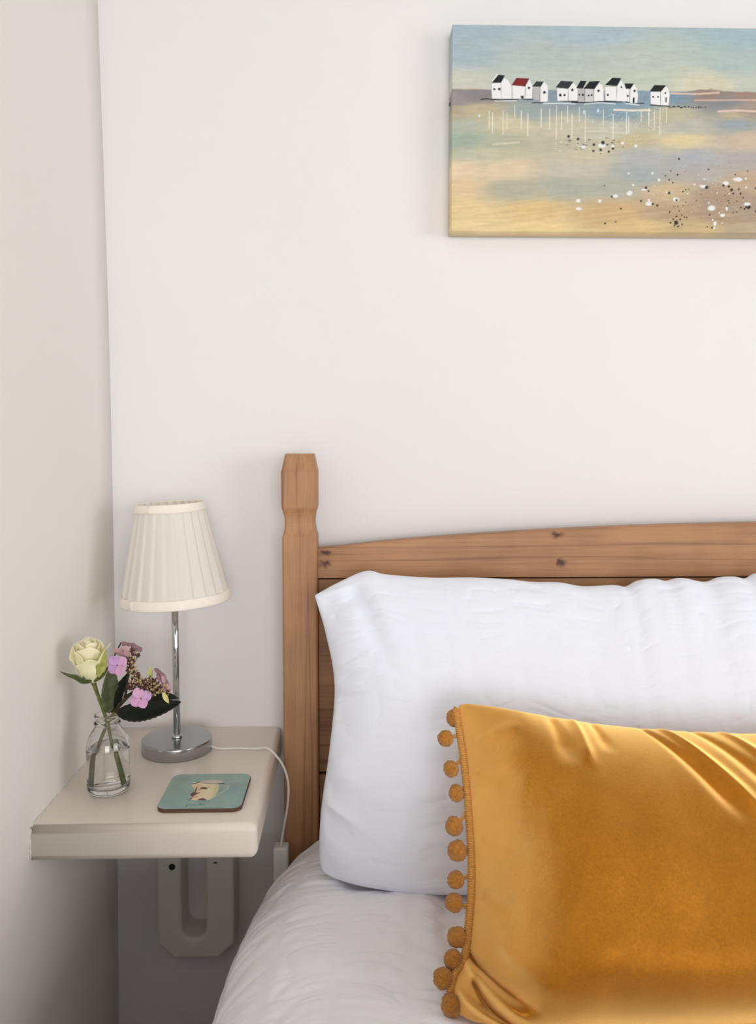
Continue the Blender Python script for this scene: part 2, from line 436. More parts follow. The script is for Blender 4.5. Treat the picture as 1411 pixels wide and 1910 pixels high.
def wall_with_hole(name, axis, pos, thick, a0, a1, h0, h1, z0, z1):
    bm = bmesh.new()
    def add(u0, u1, v0, v1):
        if axis == 'y': box_bm((u0, pos - thick, v0), (u1, pos, v1), bm=bm)
        else: box_bm((pos, u0, v0), (pos + thick, u1, v1), bm=bm)
    add(a0, h0, 0, ZC); add(h1, a1, 0, ZC); add(h0, h1, 0, z0); add(h0, h1, z1, ZC)
    return struct(bm_obj(name, bm, M['wall_far']))
wall_with_hole('wall_front', 'y', YF, 0.1, -0.45, XR + 0.1, -0.25, 1.15, 0.65, 1.75)
wall_with_hole('wall_right', 'x', XR, 0.1, YF, YB, -1.55, 0.05, 0.60, 1.90)
def win(name, axis, pos, h0, h1, z0, z1):
    bm = bmesh.new(); t = 0.05
    def add(u0, u1, v0, v1):
        if axis == 'y': box_bm((u0, pos - 0.08, v0), (u1, pos - 0.03, v1), 0.004, 2, bm=bm)
        else: box_bm((pos + 0.03, u0, v0), (pos + 0.08, u1, v1), 0.004, 2, bm=bm)
    add(h0, h1, z0, z0 + t); add(h0, h1, z1 - t, z1); add(h0, h0 + t, z0, z1); add(h1 - t, h1, z0, z1)
    mid = (h0 + h1)/2; add(mid - 0.02, mid + 0.02, z0, z1)
    struct(bm_obj(name, bm, M['gloss_white']))
win('window_1', 'y', YF, -0.25, 1.15, 0.65, 1.75)
win('window_2', 'x', XR, -1.55, 0.05, 0.60, 1.90)

# ------------------------------------------------------------------ bed
BXC = 0.67                                    # bed centre line
bed = empty('bed', (BXC, 1.0, 0.0), 'honey stained pine double bed with square posts and arched headboard rail against the white wall', 'bed')
M['wood_v'] = wood('stained_pine_upright', 2)
M['wood_panel'] = wood('stained_pine_panel', 0, base=0.97)
k0 = np.array(bed.location)
kn = [(((at(1041, 997, 1.105) - k0)), 0.012, 0.007), ((at(1047, 1050, 1.105) - k0), 0.010, 0.010), ((at(609, 1031, 1.105) - k0), 0.010, 0.006), ((at(606, 1052, 1.105) - k0), 0.012, 0.007)]
M['wood_h'] = wood('stained_pine_rail', 0, [(tuple(k[0]), k[1], k[2]) for k in kn])

def post(xc, top=True):
    yc = 1.1085
    prof = [(0.0, 0.0235), (0.9640, 0.0235)]
    for a in np.linspace(0, 1, 9):
        prof.append((0.9652 + a*0.0385, 0.0235 - 0.0036*math.sin(math.pi*a)**0.8 if 0 < a < 1 else 0.0235))
    prof += [(1.0060, 0.0239), (1.0535, 0.0239), (1.0772, 0.0190)]
    V = []
    for z, h in prof:
        c = 0.0024
        for (sx, sy) in ((h-c, -h), (h, -h+c), (h, h-c), (h-c, h), (-h+c, h), (-h, h-c), (-h, -h+c), (-h+c, -h)):
            V.append((xc + sx, yc + sy, z))
    F = [tuple(f) for f in grid_faces(len(prof), 8, True)]
    F.append(tuple(range(8))[::-1]); F.append(tuple(range((len(prof)-1)*8, len(prof)*8)))
    return build('post', V, F, M['wood_v'], bed, smooth=False)
post(-0.0772); post(2*BXC + 0.0772)

def rail_arch():
    xs = np.linspace(-0.0536, 2*BXC + 0.0536, 90)
    d = np.abs(xs - BXC)
    ztop = np.interp(BXC - d, [-0.06, -0.05, 0.0247, 0.157, 0.2727, 0.3946, 0.5525, 0.67], [0.9445, 0.9463, 0.9562, 0.9662, 0.9728, 0.9778, 0.9815, 0.9825])
    ztop = np.convolve(np.pad(ztop, 3, mode='edge'), np.ones(7)/7, 'valid')
    bm = bmesh.new(); y0, y1, b = 1.105, 1.128, 0.0025
    sect = lambda zt: [(y0, 0.9070), (y0, zt - b), (y0 + b*0.3, zt - b*0.3), (y0 + b, zt), (y1 - b, zt), (y1, zt - b), (y1, 0.9070)]
    rows = [[bm.verts.new((x, p[0], p[1])) for p in sect(z)] for x, z in zip(xs, ztop)]
    k = 7
    for i in range(len(rows) - 1):
        for j in range(k):
            bm.faces.new((rows[i][j], rows[i][(j+1) % k], rows[i+1][(j+1) % k], rows[i+1][j]))
    bm.faces.new(rows[0]); bm.faces.new(rows[-1][::-1])
    return bm_obj('top_rail', bm, M['wood_h'], bed)
rail_arch()
x0, x1 = -0.0536, 2*BXC + 0.0536
box('panel', (x0, 1.1085, 0.6325), (x1, 1.1245, 0.9045), M['wood_panel'], bed, 0.0015, 2)
box('lower_rail', (x0, 1.105, 0.45), (x1, 1.128, 0.6300), M['wood_panel'], bed, 0.002, 2)
box('side_rail', (-0.062, -0.86, 0.20), (-0.040, 1.085, 0.32), M['wood_panel'], bed, 0.003, 2)
box('side_rail', (2*BXC + 0.040, -0.86, 0.20), (2*BXC + 0.062, 1.085, 0.32), M['wood_panel'], bed, 0.003, 2)
box('slat_base', (-0.040, -0.86, 0.28), (2*BXC + 0.040, 1.085, 0.318), M['wood_panel'], bed, 0.002, 2)
box('leg', (-0.085, -0.93, 0.0), (-0.035, -0.86, 0.45), M['wood_v'], bed, 0.003, 2)
box('leg', (2*BXC + 0.035, -0.93, 0.0), (2*BXC + 0.085, -0.86, 0.45), M['wood_v'], bed, 0.003, 2)

mt = box('mattress', (-0.056, -0.84, 0.319), (2*BXC + 0.056, 1.083, 0.535), M['sheet'], None, 0.035, 5)
tag(mt, 'mattress in a pale fitted sheet, its corner showing between bed post and duvet', 'mattress')

# seersucker relief: bands of puckers separated by smooth strips
def seersucker(u, v, period, amp, wl, seed, arc=0.0, strip=0.2):
    k = np.floor(u/period); f = u/period - k
    env = sstep(0, strip, f)*sstep(0, strip, 1 - f)
    c = f - 0.5
    vv = v + arc*(c*c - 0.1)*period*2 + 0.006*vnoise(u/0.05, v/0.06, seed + 5)
    vv = vv + 0.30*period*c*vnoise(k*3.7, vv/0.09, seed + 3)
    w1 = vnoise(f*1.1 + k*13.37, vv/wl, seed); w2 = vnoise(f*1.7 + k*7.77, vv/(wl*0.5), seed + 9)
    cr = lambda w, q: 1 - np.exp(-np.abs(w)/q)
    return amp*env*(0.75*cr(w1, 0.22) + 0.35*cr(w2, 0.25) - 0.62)

# ------------------------------------------------------------------ duvet
DZ = 0.577
def duvet():
    ys = np.concatenate([np.linspace(1.080, 0.46, 300), np.linspace(0.455, -0.90, 110)])
    # base section, as offsets from the left hem line
    sec = [(-0.034, 0.25), (-0.026, 0.30), (-0.016, 0.37), (-0.006, 0.44), (0.0, 0.49), (0.006, 0.522), (0.020, 0.547), (0.042, 0.564), (0.072, 0.574), (0.11, DZ), (0.16, DZ)]
    S = spline(sec, 400)
    d = np.concatenate([[0], np.cumsum(np.linalg.norm(np.diff(S, axis=0), axis=1))])
    a = np.linspace(0, d[-1], 170)
    sx = np.interp(a, d, S[:, 0]); sz = np.interp(a, d, S[:, 1])
    fx = np.concatenate([np.linspace(0.1625, 0.75, 250), np.linspace(0.755, 1.36, 80)])
    ox = np.concatenate([sx, fx]); oz = np.concatenate([sz, np.full(len(fx), DZ)])
    # right-hand drape
    rx = 1.36 + (0.16 - sx[::-1]); rz = sz[::-1]
    ox = np.concatenate([ox, rx[::3]]); oz = np.concatenate([oz, rz[::3]])
    arc = np.concatenate([[0], np.cumsum(np.hypot(np.diff(ox), np.diff(oz)))])
    tx = np.gradient(ox); tz = np.gradient(oz); ln = np.hypot(tx, tz); nx, nz_ = -tz/ln, tx/ln
    edge = np.interp(-ys, [-1.09, -1.065, -1.04, -1.0, -0.95, -0.85, -0.75, -0.6, 0.9], [-0.066, -0.084, -0.099, -0.115, -0.129, -0.143, -0.151, -0.158, -0.16])
    edge = np.convolve(np.pad(edge, 4, mode='edge'), np.ones(9)/9, 'valid')
    Yg, A = np.meshgrid(ys, arc, indexing='ij')
    w_left = np.clip(1 - (ox - 0.1)/0.6, 0, 1)
    Xg = ox[None, :] + edge[:, None]*np.where(ox < 0.7, 1, -1)[None, :]*np.where(ox < 0.7, w_left, np.clip((ox - 0.8)/0.5, 0, 1))[None, :]*1.0
    Xg = ox[None, :] + edge[:, None]*np.interp(ox, [-0.1, 0.16, 0.60, 1.0, 1.36, 1.6], [1, 1, 0.6, 0.3, -0.2, -0.4])[None, :]
    Zg = np.repeat(oz[None, :], len(ys), 0)
    NX = np.repeat(nx[None, :], len(ys), 0); NZ = np.repeat(nz_[None, :], len(ys), 0)
    up = np.clip(NZ, 0, 1)
    ph = 0.042 + 0.006*vnoise(Yg/0.25, A/0.3, 77)
    bow = 1.5*np.minimum((A - 0.44)**2, 0.03)
    h = seersucker(A + ph, Yg + bow, 0.066, 0.0046, 0.017, 11, arc=0.08)
    h += 0.007*fbm(A/0.16, Yg/0.13, 3, 4)*(0.4 + 0.6*up)
    # broad soft folds running out from under the pillow corner
    h += 0.004*np.abs(vnoise((A*0.8 + Yg)/0.09, (Yg - A*0.5)/0.35, 21))*np.exp(-((Yg - 0.85)/0.2)**2)*np.exp(-((A - 0.42)/0.18)**2)
    h -= 0.004*sstep(0.45, 0.2, A)*0
    h *= sstep(1.082, 1.055, Yg)*0.85 + 0.15
    # lies flat under the pillow and the cushion
    flat = sstep(0.89, 0.93, Yg)*sstep(-0.03, 0.0, Xg)
    h = h*(1 - 0.8*flat)
    Xg = Xg + NX*h; Zg = Zg + NZ*h
    # unseen foot half, puffed up and spread left to shade below the shelf
    Zg = Zg + 0.150*sstep(0.67, 0.42, Yg)*sstep(-0.30, -0.10, Xg)*up**0.5*(1 - 0.5*sstep(0.1, 0.6, Xg))
    Xg = Xg - 0.165*sstep(0.66, 0.42, Yg)*sstep(0.12, -0.12, Xg)
    # drape hem waviness
    low = sstep(0.45, 0.25, Zg)
    Xg = Xg - low*0.012*np.sin(Yg*24 + 1.0)*np.where(Xg < 0.6, 1, -1)
    Xg = np.where(Xg < -0.26, -0.26 + 0.055*np.tanh((Xg + 0.26)/0.055), Xg)   # stays clear of the wall
    # end near the headboard is tucked down
    Zg = Zg - 0.012*sstep(1.055, 1.082, Yg)*up - 0.009*flat*up - 0.012*sstep(0.075, 0.11, Xg)*sstep(0.66, 0.72, Yg)*(1 - flat)*up
    V = np.stack([Xg, Yg, Zg], -1).reshape(-1, 3)
    o = build('duvet', V, grid_faces(len(ys), len(arc), flip=True), M['duvet_cotton'], None, origin=(BXC, 0.1, DZ))
    m = o.modifiers.new('thick', 'SOLIDIFY'); m.thickness = 0.014; m.offset = -1
    tag(o, 'white puckered seersucker duvet spread over the bed, falling over its left side', 'duvet')
duvet()

# ------------------------------------------------------------------ padded things (pillow, cushion)
def curve_at(P, t):                           # interpolate a polyline by chord length
    P = np.asarray(P, float); P = spline(P, 400)
    d = np.concatenate([[0], np.cumsum(np.linalg.norm(np.diff(P, axis=0), axis=1))]); d /= d[-1]
    return np.stack([np.interp(t, d, P[:, i]) for i in range(3)], -1)
def coons(L, R, B, T, s, t):
    l, r = curve_at(L, t), curve_at(R, t); b, tp = curve_at(B, s), curve_at(T, s)
    S = s[None, :, None]; Tt = t[:, None, None]
    P = (1-S)*l[:, None] + S*r[:, None] + (1-Tt)*b[None] + Tt*tp[None]
    P -= (1-S)*(1-Tt)*l[0] + S*(1-Tt)*r[0] + (1-S)*Tt*l[-1] + S*Tt*r[-1]
    return P
def rnd(d, E, p=2.0): return np.power(np.clip(1 - np.power(1 - np.clip(d/E, 0, 1), p), 0, 1), 0.5)

def join_shell(front, back, nr, nc):
    """front/back (nr,nc,3) sharing their border"""
    ids_f = np.arange(nr*nc).reshape(nr, nc); ids_b = np.full((nr, nc), -1)
    ids_b[0, :] = ids_f[0, :]; ids_b[-1, :] = ids_f[-1, :]; ids_b[:, 0] = ids_f[:, 0]; ids_b[:, -1] = ids_f[:, -1]
    inner = np.arange((nr-2)*(nc-2)).reshape(nr-2, nc-2) + nr*nc
    ids_b[1:-1, 1:-1] = inner
    V = np.vstack([front.reshape(-1, 3), back[1:-1, 1:-1].reshape(-1, 3)])
    def q(I): return np.stack([I[:-1, :-1], I[:-1, 1:], I[1:, 1:], I[1:, :-1]], -1).reshape(-1, 4)
    return V, np.vstack([q(ids_f), q(ids_b)[:, ::-1]])

def pillow():
    nr, nc = 230, 400
    t = np.linspace(0, 1, nr); s = np.concatenate([np.linspace(0, 0.80, 340), np.linspace(0.804, 1, 60)])
    def yz(z): return float(np.interp(z, [0.575, 0.93], [0.925, 1.048]))
    Lp = [(-0.036, yz(0.59), 0.585), (-0.045, yz(0.60), 0.600), (-0.044, yz(0.65), 0.650), (-0.034, yz(0.72), 0.720), (-0.0285, yz(0.79), 0.790), (-0.040, yz(0.85), 0.850), (-0.0550, yz(0.897), 0.8965)]
    Rp = [(2*0.33 + 0.04 - 0.0 + (-p[0] - 0.04), p[1], p[2]) for p in Lp]
    top_px = [(720, 1069), (800, 1075), (880, 1075), (945, 1078), (993, 1083), (1042, 1084), (1087, 1091), (1143, 1089), (1166, 1092), (1189, 1081), (1219, 1077), (1241, 1081), (1268, 1076), (1313, 1083), (1339, 1075), (1365, 1073), (1388, 1077), (1411, 1067), (1450, 1072), (1500, 1070)]
    Tp = [(-0.0550, yz(0.897), 0.8965), (-0.022, yz(0.91), 0.9135), (0.012, yz(0.925), 0.9265)] + [tuple(at(x, y, 1.046) - np.array((0, 0, 0.0015))) for x, y in top_px] + [(0.66, yz(0.918), 0.916), (Rp[-1][0], yz(0.897), 0.8965)]
    Bp = [(-0.036, yz(0.59), 0.585), (0.1, 0.928, 0.580), (0.35, 0.928, 0.580), (0.6, 0.928, 0.580), (Rp[0][0], yz(0.59), 0.585)]
    P = coons(Lp, Rp, Bp, Tp, s, t)
    W, H = 0.72, 0.35
    S, T = np.meshgrid(s, t); dl = np.minimum(S, 1-S)*W; db = T*H; dt = (1-T)*H
    th = rnd(dl, 0.15, 2.2)*rnd(db, 0.055, 2.0)*rnd(dt, 0.27, 1.8)
    n = np.array((0, -0.935, 0.354))
    puff = 0.072*th*(0.92 + 0.08*fbm(S*W/0.2, T*H/0.15, 2, 40))
    front = P + n*puff[..., None]
    front[..., 2] -= 0.042*th*sstep(0.45, 0.0, T)
    back = P - n*(0.050*th)[..., None]
    u = S*W; v = T*H
    h = seersucker(u + 0.012 + 0.004*vnoise(v/0.1, u/0.3, 3), v, 0.060, 0.0025, 0.014, 30, arc=0.05)
    h += 0.003*fbm(u/0.11, v/0.09, 3, 44)
    # creases fanning from the left seam
    ed = np.exp(-(u/0.05)**2)
    cr = vnoise((v + 0.35*u)/0.026, u/0.10, 50); h += 0.010*ed*(0.35 - np.abs(cr))*sstep(0, 0.012, u)
    # diagonal fold below the upper corner
    dd = (u - 0.045) - 0.25*(H - v - 0.02); h -= 0.008*np.exp(-(dd/0.012)**2)*sstep(0.16, 0.03, H - v)*sstep(0.0, 0.03, H - v)
    # scalloped top hem
    h += 0.003*np.sin(u/0.036*math.pi)*np.exp(-(dt/0.03)**2)*sstep(0.3, 0.4, u)
    edge = rnd(dl, 0.02)*rnd(db, 0.02)*rnd(dt, 0.02)
    front = front + n*(h*edge)[..., None]
    back = back - n*(h*edge*0.6)[..., None]
    zmin = DZ - 0.009
    front[..., 2] = np.maximum(front[..., 2], zmin); back[..., 2] = np.maximum(back[..., 2], zmin)
    V, F = join_shell(front, back, nr, nc)
    o = build('pillow', V, F, M['pillow_cotton'], None, origin=(0.32, 0.93, DZ))
    tag(o, 'large white seersucker bed pillow propped upright against the pine headboard', 'pillow')
pillow()

def cushion():
    nr, nc = 260, 330
    t = np.linspace(0, 1, nr)**1.0; s = np.concatenate([np.linspace(0, 0.7, 280), np.linspace(0.706, 1, 50)])
    def Yp(py): return float(np.interp(py, [1310, 1900], [0.858, 0.690]))
    Lpx = [(858, 1893), (845, 1872), (843, 1850), (850, 1818), (864, 1797), (872, 1770), (877, 1720), (882, 1650), (881, 1580), (874, 1480), (865, 1400), (856, 1345), (853, 1326), (859, 1315)]
    Lc = [at(x, y, Yp(y)) for x, y in Lpx]
    Tpx = [(859, 1315), (875, 1313), (930, 1320), (1000, 1334), (1100, 1351), (1200, 1362), (1300, 1368), (1411, 1371)]
    Tc = [at(x, y, 0.857) for x, y in Tpx] + [np.array((0.53, 0.862, 0.778)), np.array((0.590, 0.865, 0.795)), np.array((0.606, 0.866, 0.805))]
    Bc = [Lc[0], np.array((0.11, 0.688, 0.5785)), np.array((0.16, 0.684, 0.576)), np.array((0.35, 0.684, 0.576)), np.array((0.55, 0.686, 0.577)), np.array((0.606, 0.69, 0.582))]
    Rc = [Bc[-1], np.array((0.592, 0.74, 0.66)), np.array((0.592, 0.80, 0.73)), Tc[-1]]
    P = coons(Lc, Rc, Bc, Tc, s, t)
    W, H = 0.50, 0.285
    S, T = np.meshgrid(s, t); u = S*W; v = T*H
    dl = np.minimum(S, 1-S)*W; db = v; dt = H - v
    th = np.sin(np.pi/2*np.clip(dl/0.125, 0, 1))**0.95*rnd(db, 0.075, 2.0)*rnd(dt, 0.17, 1.9)
    n = np.array((0, -0.815, 0.58))
    h = 0.004*fbm(u/0.12, v/0.12, 3, 71)
    def seg(u0, v0, u1, v1, wd, dep, sharp=2.0):
        """crease from (u0,v0) to (u1,v1), tapering at both ends"""
        L = math.hypot(u1-u0, v1-v0); a = ((u-u0)*(u1-u0) + (v-v0)*(v1-v0))/L/L; q = ((u-u0)*(v1-v0) - (v-v0)*(u1-u0))/L
        w_ = wd*(0.35 + 0.65*np.clip(a, 0, 1)); return dep*np.exp(-np.abs(q/w_)**sharp)*sstep(-0.12, 0.08, a)*sstep(1.15, 0.7, a)
    # pinched lower left corner
    h += seg(0.000, 0.056, 0.066, 0.016, 0.0045, -0.021, 1.4)
    h += seg(0.002, 0.046, 0.060, 0.004, 0.007, 0.013)
    h += seg(0.016, 0.034, 0.055, -0.004, 0.006, -0.019)
    h += seg(0.006, 0.022, 0.050, -0.008, 0.006, 0.010)
    h += seg(0.030, 0.060, 0.085, 0.024, 0.010, 0.006)
    # soft dents under the left and top seams
    h += seg(0.012, 0.105, 0.045, 0.088, 0.010, -0.004); h += seg(0.010, 0.155, 0.05, 0.14, 0.012, -0.004)
    h += seg(0.012, 0.215, 0.05, 0.205, 0.012, -0.004); h += seg(0.015, 0.245, 0.06, 0.262, 0.008, 0.003)
    h += seg(0.098, 0.287, 0.100, 0.228, 0.011, -0.005); h += seg(0.122, 0.287, 0.121, 0.225, 0.008, 0.006); h += seg(0.142, 0.287, 0.145, 0.245, 0.008, -0.004)
    h += seg(0.195, 0.283, 0.262, 0.180, 0.009, -0.007); h += seg(0.212, 0.287, 0.282, 0.182, 0.008, 0.008)
    h += seg(0.245, 0.289, 0.315, 0.19, 0.010, -0.006); h += seg(0.275, 0.29, 0.335, 0.20, 0.009, 0.006)
    edge = rnd(dl, 0.015)*rnd(db, 0.010)*rnd(dt, 0.015)
    front = P + n*(0.078*th + h*edge)[..., None]
    back = P - n*(0.045*th)[..., None]
    back[..., 2] = np.maximum(back[..., 2], DZ - 0.002); front[..., 2] = np.maximum(front[..., 2], DZ - 0.002)
    V, F = join_shell(front, back, nr, nc)
    root = empty('cushion', (0.35, 0.70, DZ), 'mustard yellow velvet cushion with pompom trim leaning on the white pillow', 'cushion')
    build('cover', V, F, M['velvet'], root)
    # braid along the left seam: a tight helix-like cord
    P2 = curve_at(Lc, np.linspace(0.03, 0.985, 900)) + np.array((-0.0012, -0.001, 0))
    q = np.arange(900)
    tube('braid_trim', P2, 0.0032*(1 + 0.38*np.abs(np.sin(q*math.pi/7.0))), M['braid'], root, nseg=8)
    # pompoms
    px = [(847, 1339, 15.5), (832, 1377, 15), (842, 1434, 16), (852, 1479, 16), (848, 1540.5, 17), (854, 1587, 18), (851, 1641, 17.5), (848, 1684, 17.5), (853, 1748, 18.5), (846, 1790, 17.5), (828, 1825, 19), (842, 1874, 20)]
    hook = [(856, 1345), (858, 1370), (863, 1414), (869, 1468), (871, 1518), (875, 1582), (878, 1632), (879, 1692), (872, 1744), (867, 1796), (851, 1832), (846, 1862)]
    bm = bmesh.new(); bmesh.ops.create_icosphere(bm, subdivisions=4, radius=1.0)
    base = np.array([v.co[:] for v in bm.verts]); faces = np.array([[v.index for v in f.verts] for f in bm.faces]); bm.free()
    for i, ((x, y, r), (hx, hy)) in enumerate(zip(px, hook)):
        Yc = Yp(y) + (0.006 if i == 0 else 0.0); c = at(x, y, Yc); rad = r*Yc/FPX
        hk = at(hx, hy, Yp(hy)) + np.array((0.0, 0.001, 0))
        d = hk - c; d /= np.linalg.norm(d)
        rg = np.random.default_rng(100 + i)
        nzv = 1 + 0.05*rg.standard_normal(len(base)).clip(-1.6, 1.6) + 0.05*fbm(base[:, 0]*2 + i*5, base[:, 1]*2 + base[:, 2]*3, 2, i)
        dim = base @ d; nzv *= 1 - 0.28*np.exp(-((1 - dim)/0.10))
        sc3 = 1 + 0.05*rg.standard_normal(3)
        Vp = base*nzv[:, None]*rad*sc3 + c
        po = build('pompom', Vp, faces, M['pompom'], root)
        # looped cord of two strands
        side = np.cross(d, (0, -1, 0.3)); side /= np.linalg.norm(side) + 1e-9
        VV, FF = [], []
        for sg in (-1, 1):
            a = c + d*rad*0.55 + side*sg*0.0006; b = hk + side*sg*0.0016; mid = (a + b)/2 + np.array((0, -0.0012, -0.0004))
            v_, f_ = tube_arrays(spline([a, mid, b], 9), 0.0010, 6)
            FF += [tuple(np.array(f) + sum(len(z) for z in VV)) for f in f_]; VV.append(v_)
        build('cord', np.vstack(VV), FF, M['braid'], po)
cushion()

# ------------------------------------------------------------------ shelf with its bracket
ST = 0.680
SX1, SY0 = -0.1095, 0.8585
sh = empty('wall_shelf', (-0.23, 1.0, 0.643), 'thick white painted corner shelf serving as bedside table left of the bed', 'shelf')
def shelf_board():
    bm = box_bm((-0.3555, SY0, 0.6405), (SX1, YB - 0.0005, ST))
    ed = [e for e in bm.edges if all(v.co.y < SY0 + 1e-4 for v in e.verts) and abs(e.verts[0].co.z - e.verts[1].co.z) < 1e-4]
    ed += [e for e in bm.edges if all(v.co.x > SX1 - 1e-4 for v in e.verts)]
    bmesh.ops.bevel(bm, geom=list(set(ed)), offset=0.0085, segments=6, profile=0.5, affect='EDGES')
    o = bm_obj('shelf_board', bm, M['gloss_white'], sh, smooth=True); wn(o)
shelf_board()
def bracket():
    yb, yf = YB - 0.0005, 1.112
    k = 1.112/1.12
    out = [(-0.2845*k, 0.6425), (-0.2865*k, 0.383), (-0.2625*k, 0.360), (-0.199*k, 0.360), (-0.1765*k, 0.381), (-0.1735*k, 0.6425)]
    xl, xr, zb = -0.2508*k, -0.2165*k, 0.390
    r = (xr - xl)/2; xm = (xl + xr)/2
    slot = [(xr, 0.6425)] + [(xm + r*math.cos(a), zb + r - r*math.sin(a)) for a in np.linspace(0, math.pi, 13)] + [(xl, 0.6425)]
    pts = out + slot
    bm = bmesh.new()
    f0 = [bm.verts.new((x, yf, z)) for x, z in pts]; b0 = [bm.verts.new((x, yb, z)) for x, z in pts]
    ff = bm.faces.new(f0); bm.faces.new(b0[::-1]); m = len(pts)
    for i in range(m): bm.faces.new((f0[i], b0[i], b0[(i+1) % m], f0[(i+1) % m]))
    bmesh.ops.recalc_face_normals(bm, faces=bm.faces)
    ed = [e for e in bm.edges if all(v.co.y < yf + 1e-4 for v in e.verts) and not all(v.co.z > 0.64 for v in e.verts)]
    bmesh.ops.bevel(bm, geom=ed, offset=0.0055, segments=4, profile=0.5, affect='EDGES')
    o = bm_obj('bracket', bm, M['bracket_white'], sh)
    for x, y, rr in ((321, 1617, 0.0046), (402, 1609, 0.0030)):
        p = at(x, y, yf)
        vz = [(math.cos(a)*rr, math.sin(a)*(rr if rr > 0.004 else rr*0.35)) for a in np.linspace(0, 2*np.pi, 16, endpoint=False)]
        Vv = [(p[0] + a, yf - 0.0006, p[2] + b) for a, b in vz] + [(p[0] + a, yf + 0.002, p[2] + b) for a, b in vz]
        Ff = [tuple(range(16))[::-1], tuple(range(16, 32))] + [(i, (i+1) % 16, 16 + (i+1) % 16, 16 + i) for i in range(16)]
        h_ = build('screw_hole', Vv, Ff, M['dark'], o, smooth=False)
bracket()
# rough filler line where the shelf meets the left wall
P = [(-0.3530 + 0.0035*i/40 + 0.0008*random.uniform(-1, 1), SY0 + 0.004 + i*0.3/40, ST - 0.0005) for i in range(40)]
tube('filler_seam', P, [0.0018*random.uniform(0.4, 1.3) for _ in P], M['caulk'], sh, nseg=6)
P = [(-0.3535, SY0 + 0.0005, 0.6440 + 0.034*i/12) for i in range(13)]
tube('filler_seam', P, [0.0016*random.uniform(0.5, 1.5) for _ in P], M['caulk'], sh, nseg=6)

# ------------------------------------------------------------------ table lamp
LX, LY = -0.2425, 1.0745
lamp = empty('table_lamp', (LX, LY, ST), 'slim chrome table lamp with a cream pleated shade standing on the shelf', 'lamp')
bp = [(0.0, ST + 0.0002), (0.0455, ST + 0.0002), (0.0463, ST + 0.001), (0.0463, ST + 0.0152), (0.0460, ST + 0.0162), (0.0452, ST + 0.0170), (0.0440, ST + 0.0172), (0.030, ST + 0.0173), (0.010, ST + 0.0173), (0.0, ST + 0.0173)]
lathe('base', bp[1:-1], (LX, LY, 0), M['chrome_satin'], lamp, 96)
bt = ST + 0.0173
lathe('collar', [(0.0066, bt), (0.0070, bt + 0.001), (0.0066, bt + 0.0032), (0.0046, bt + 0.0042)], (LX, LY, 0), M['chrome'], lamp, 32)
lathe('pole', [(0.0046, bt), (0.0046, 0.918)], (LX, LY, 0), M['chrome'], lamp, 32)
lathe('bulb_holder', [(0.0042, 0.915), (0.013, 0.917), (0.0135, 0.950), (0.011, 0.952)], (LX, LY, 0), M['plastic'], lamp, 24)
lathe('bulb', [(0.010, 0.951), (0.013, 0.958), (0.018, 0.968), (0.019, 0.976), (0.015, 0.987), (0.006, 0.992), (0.001, 0.9925)], (LX, LY, 0), M['bulb'], lamp, 24)
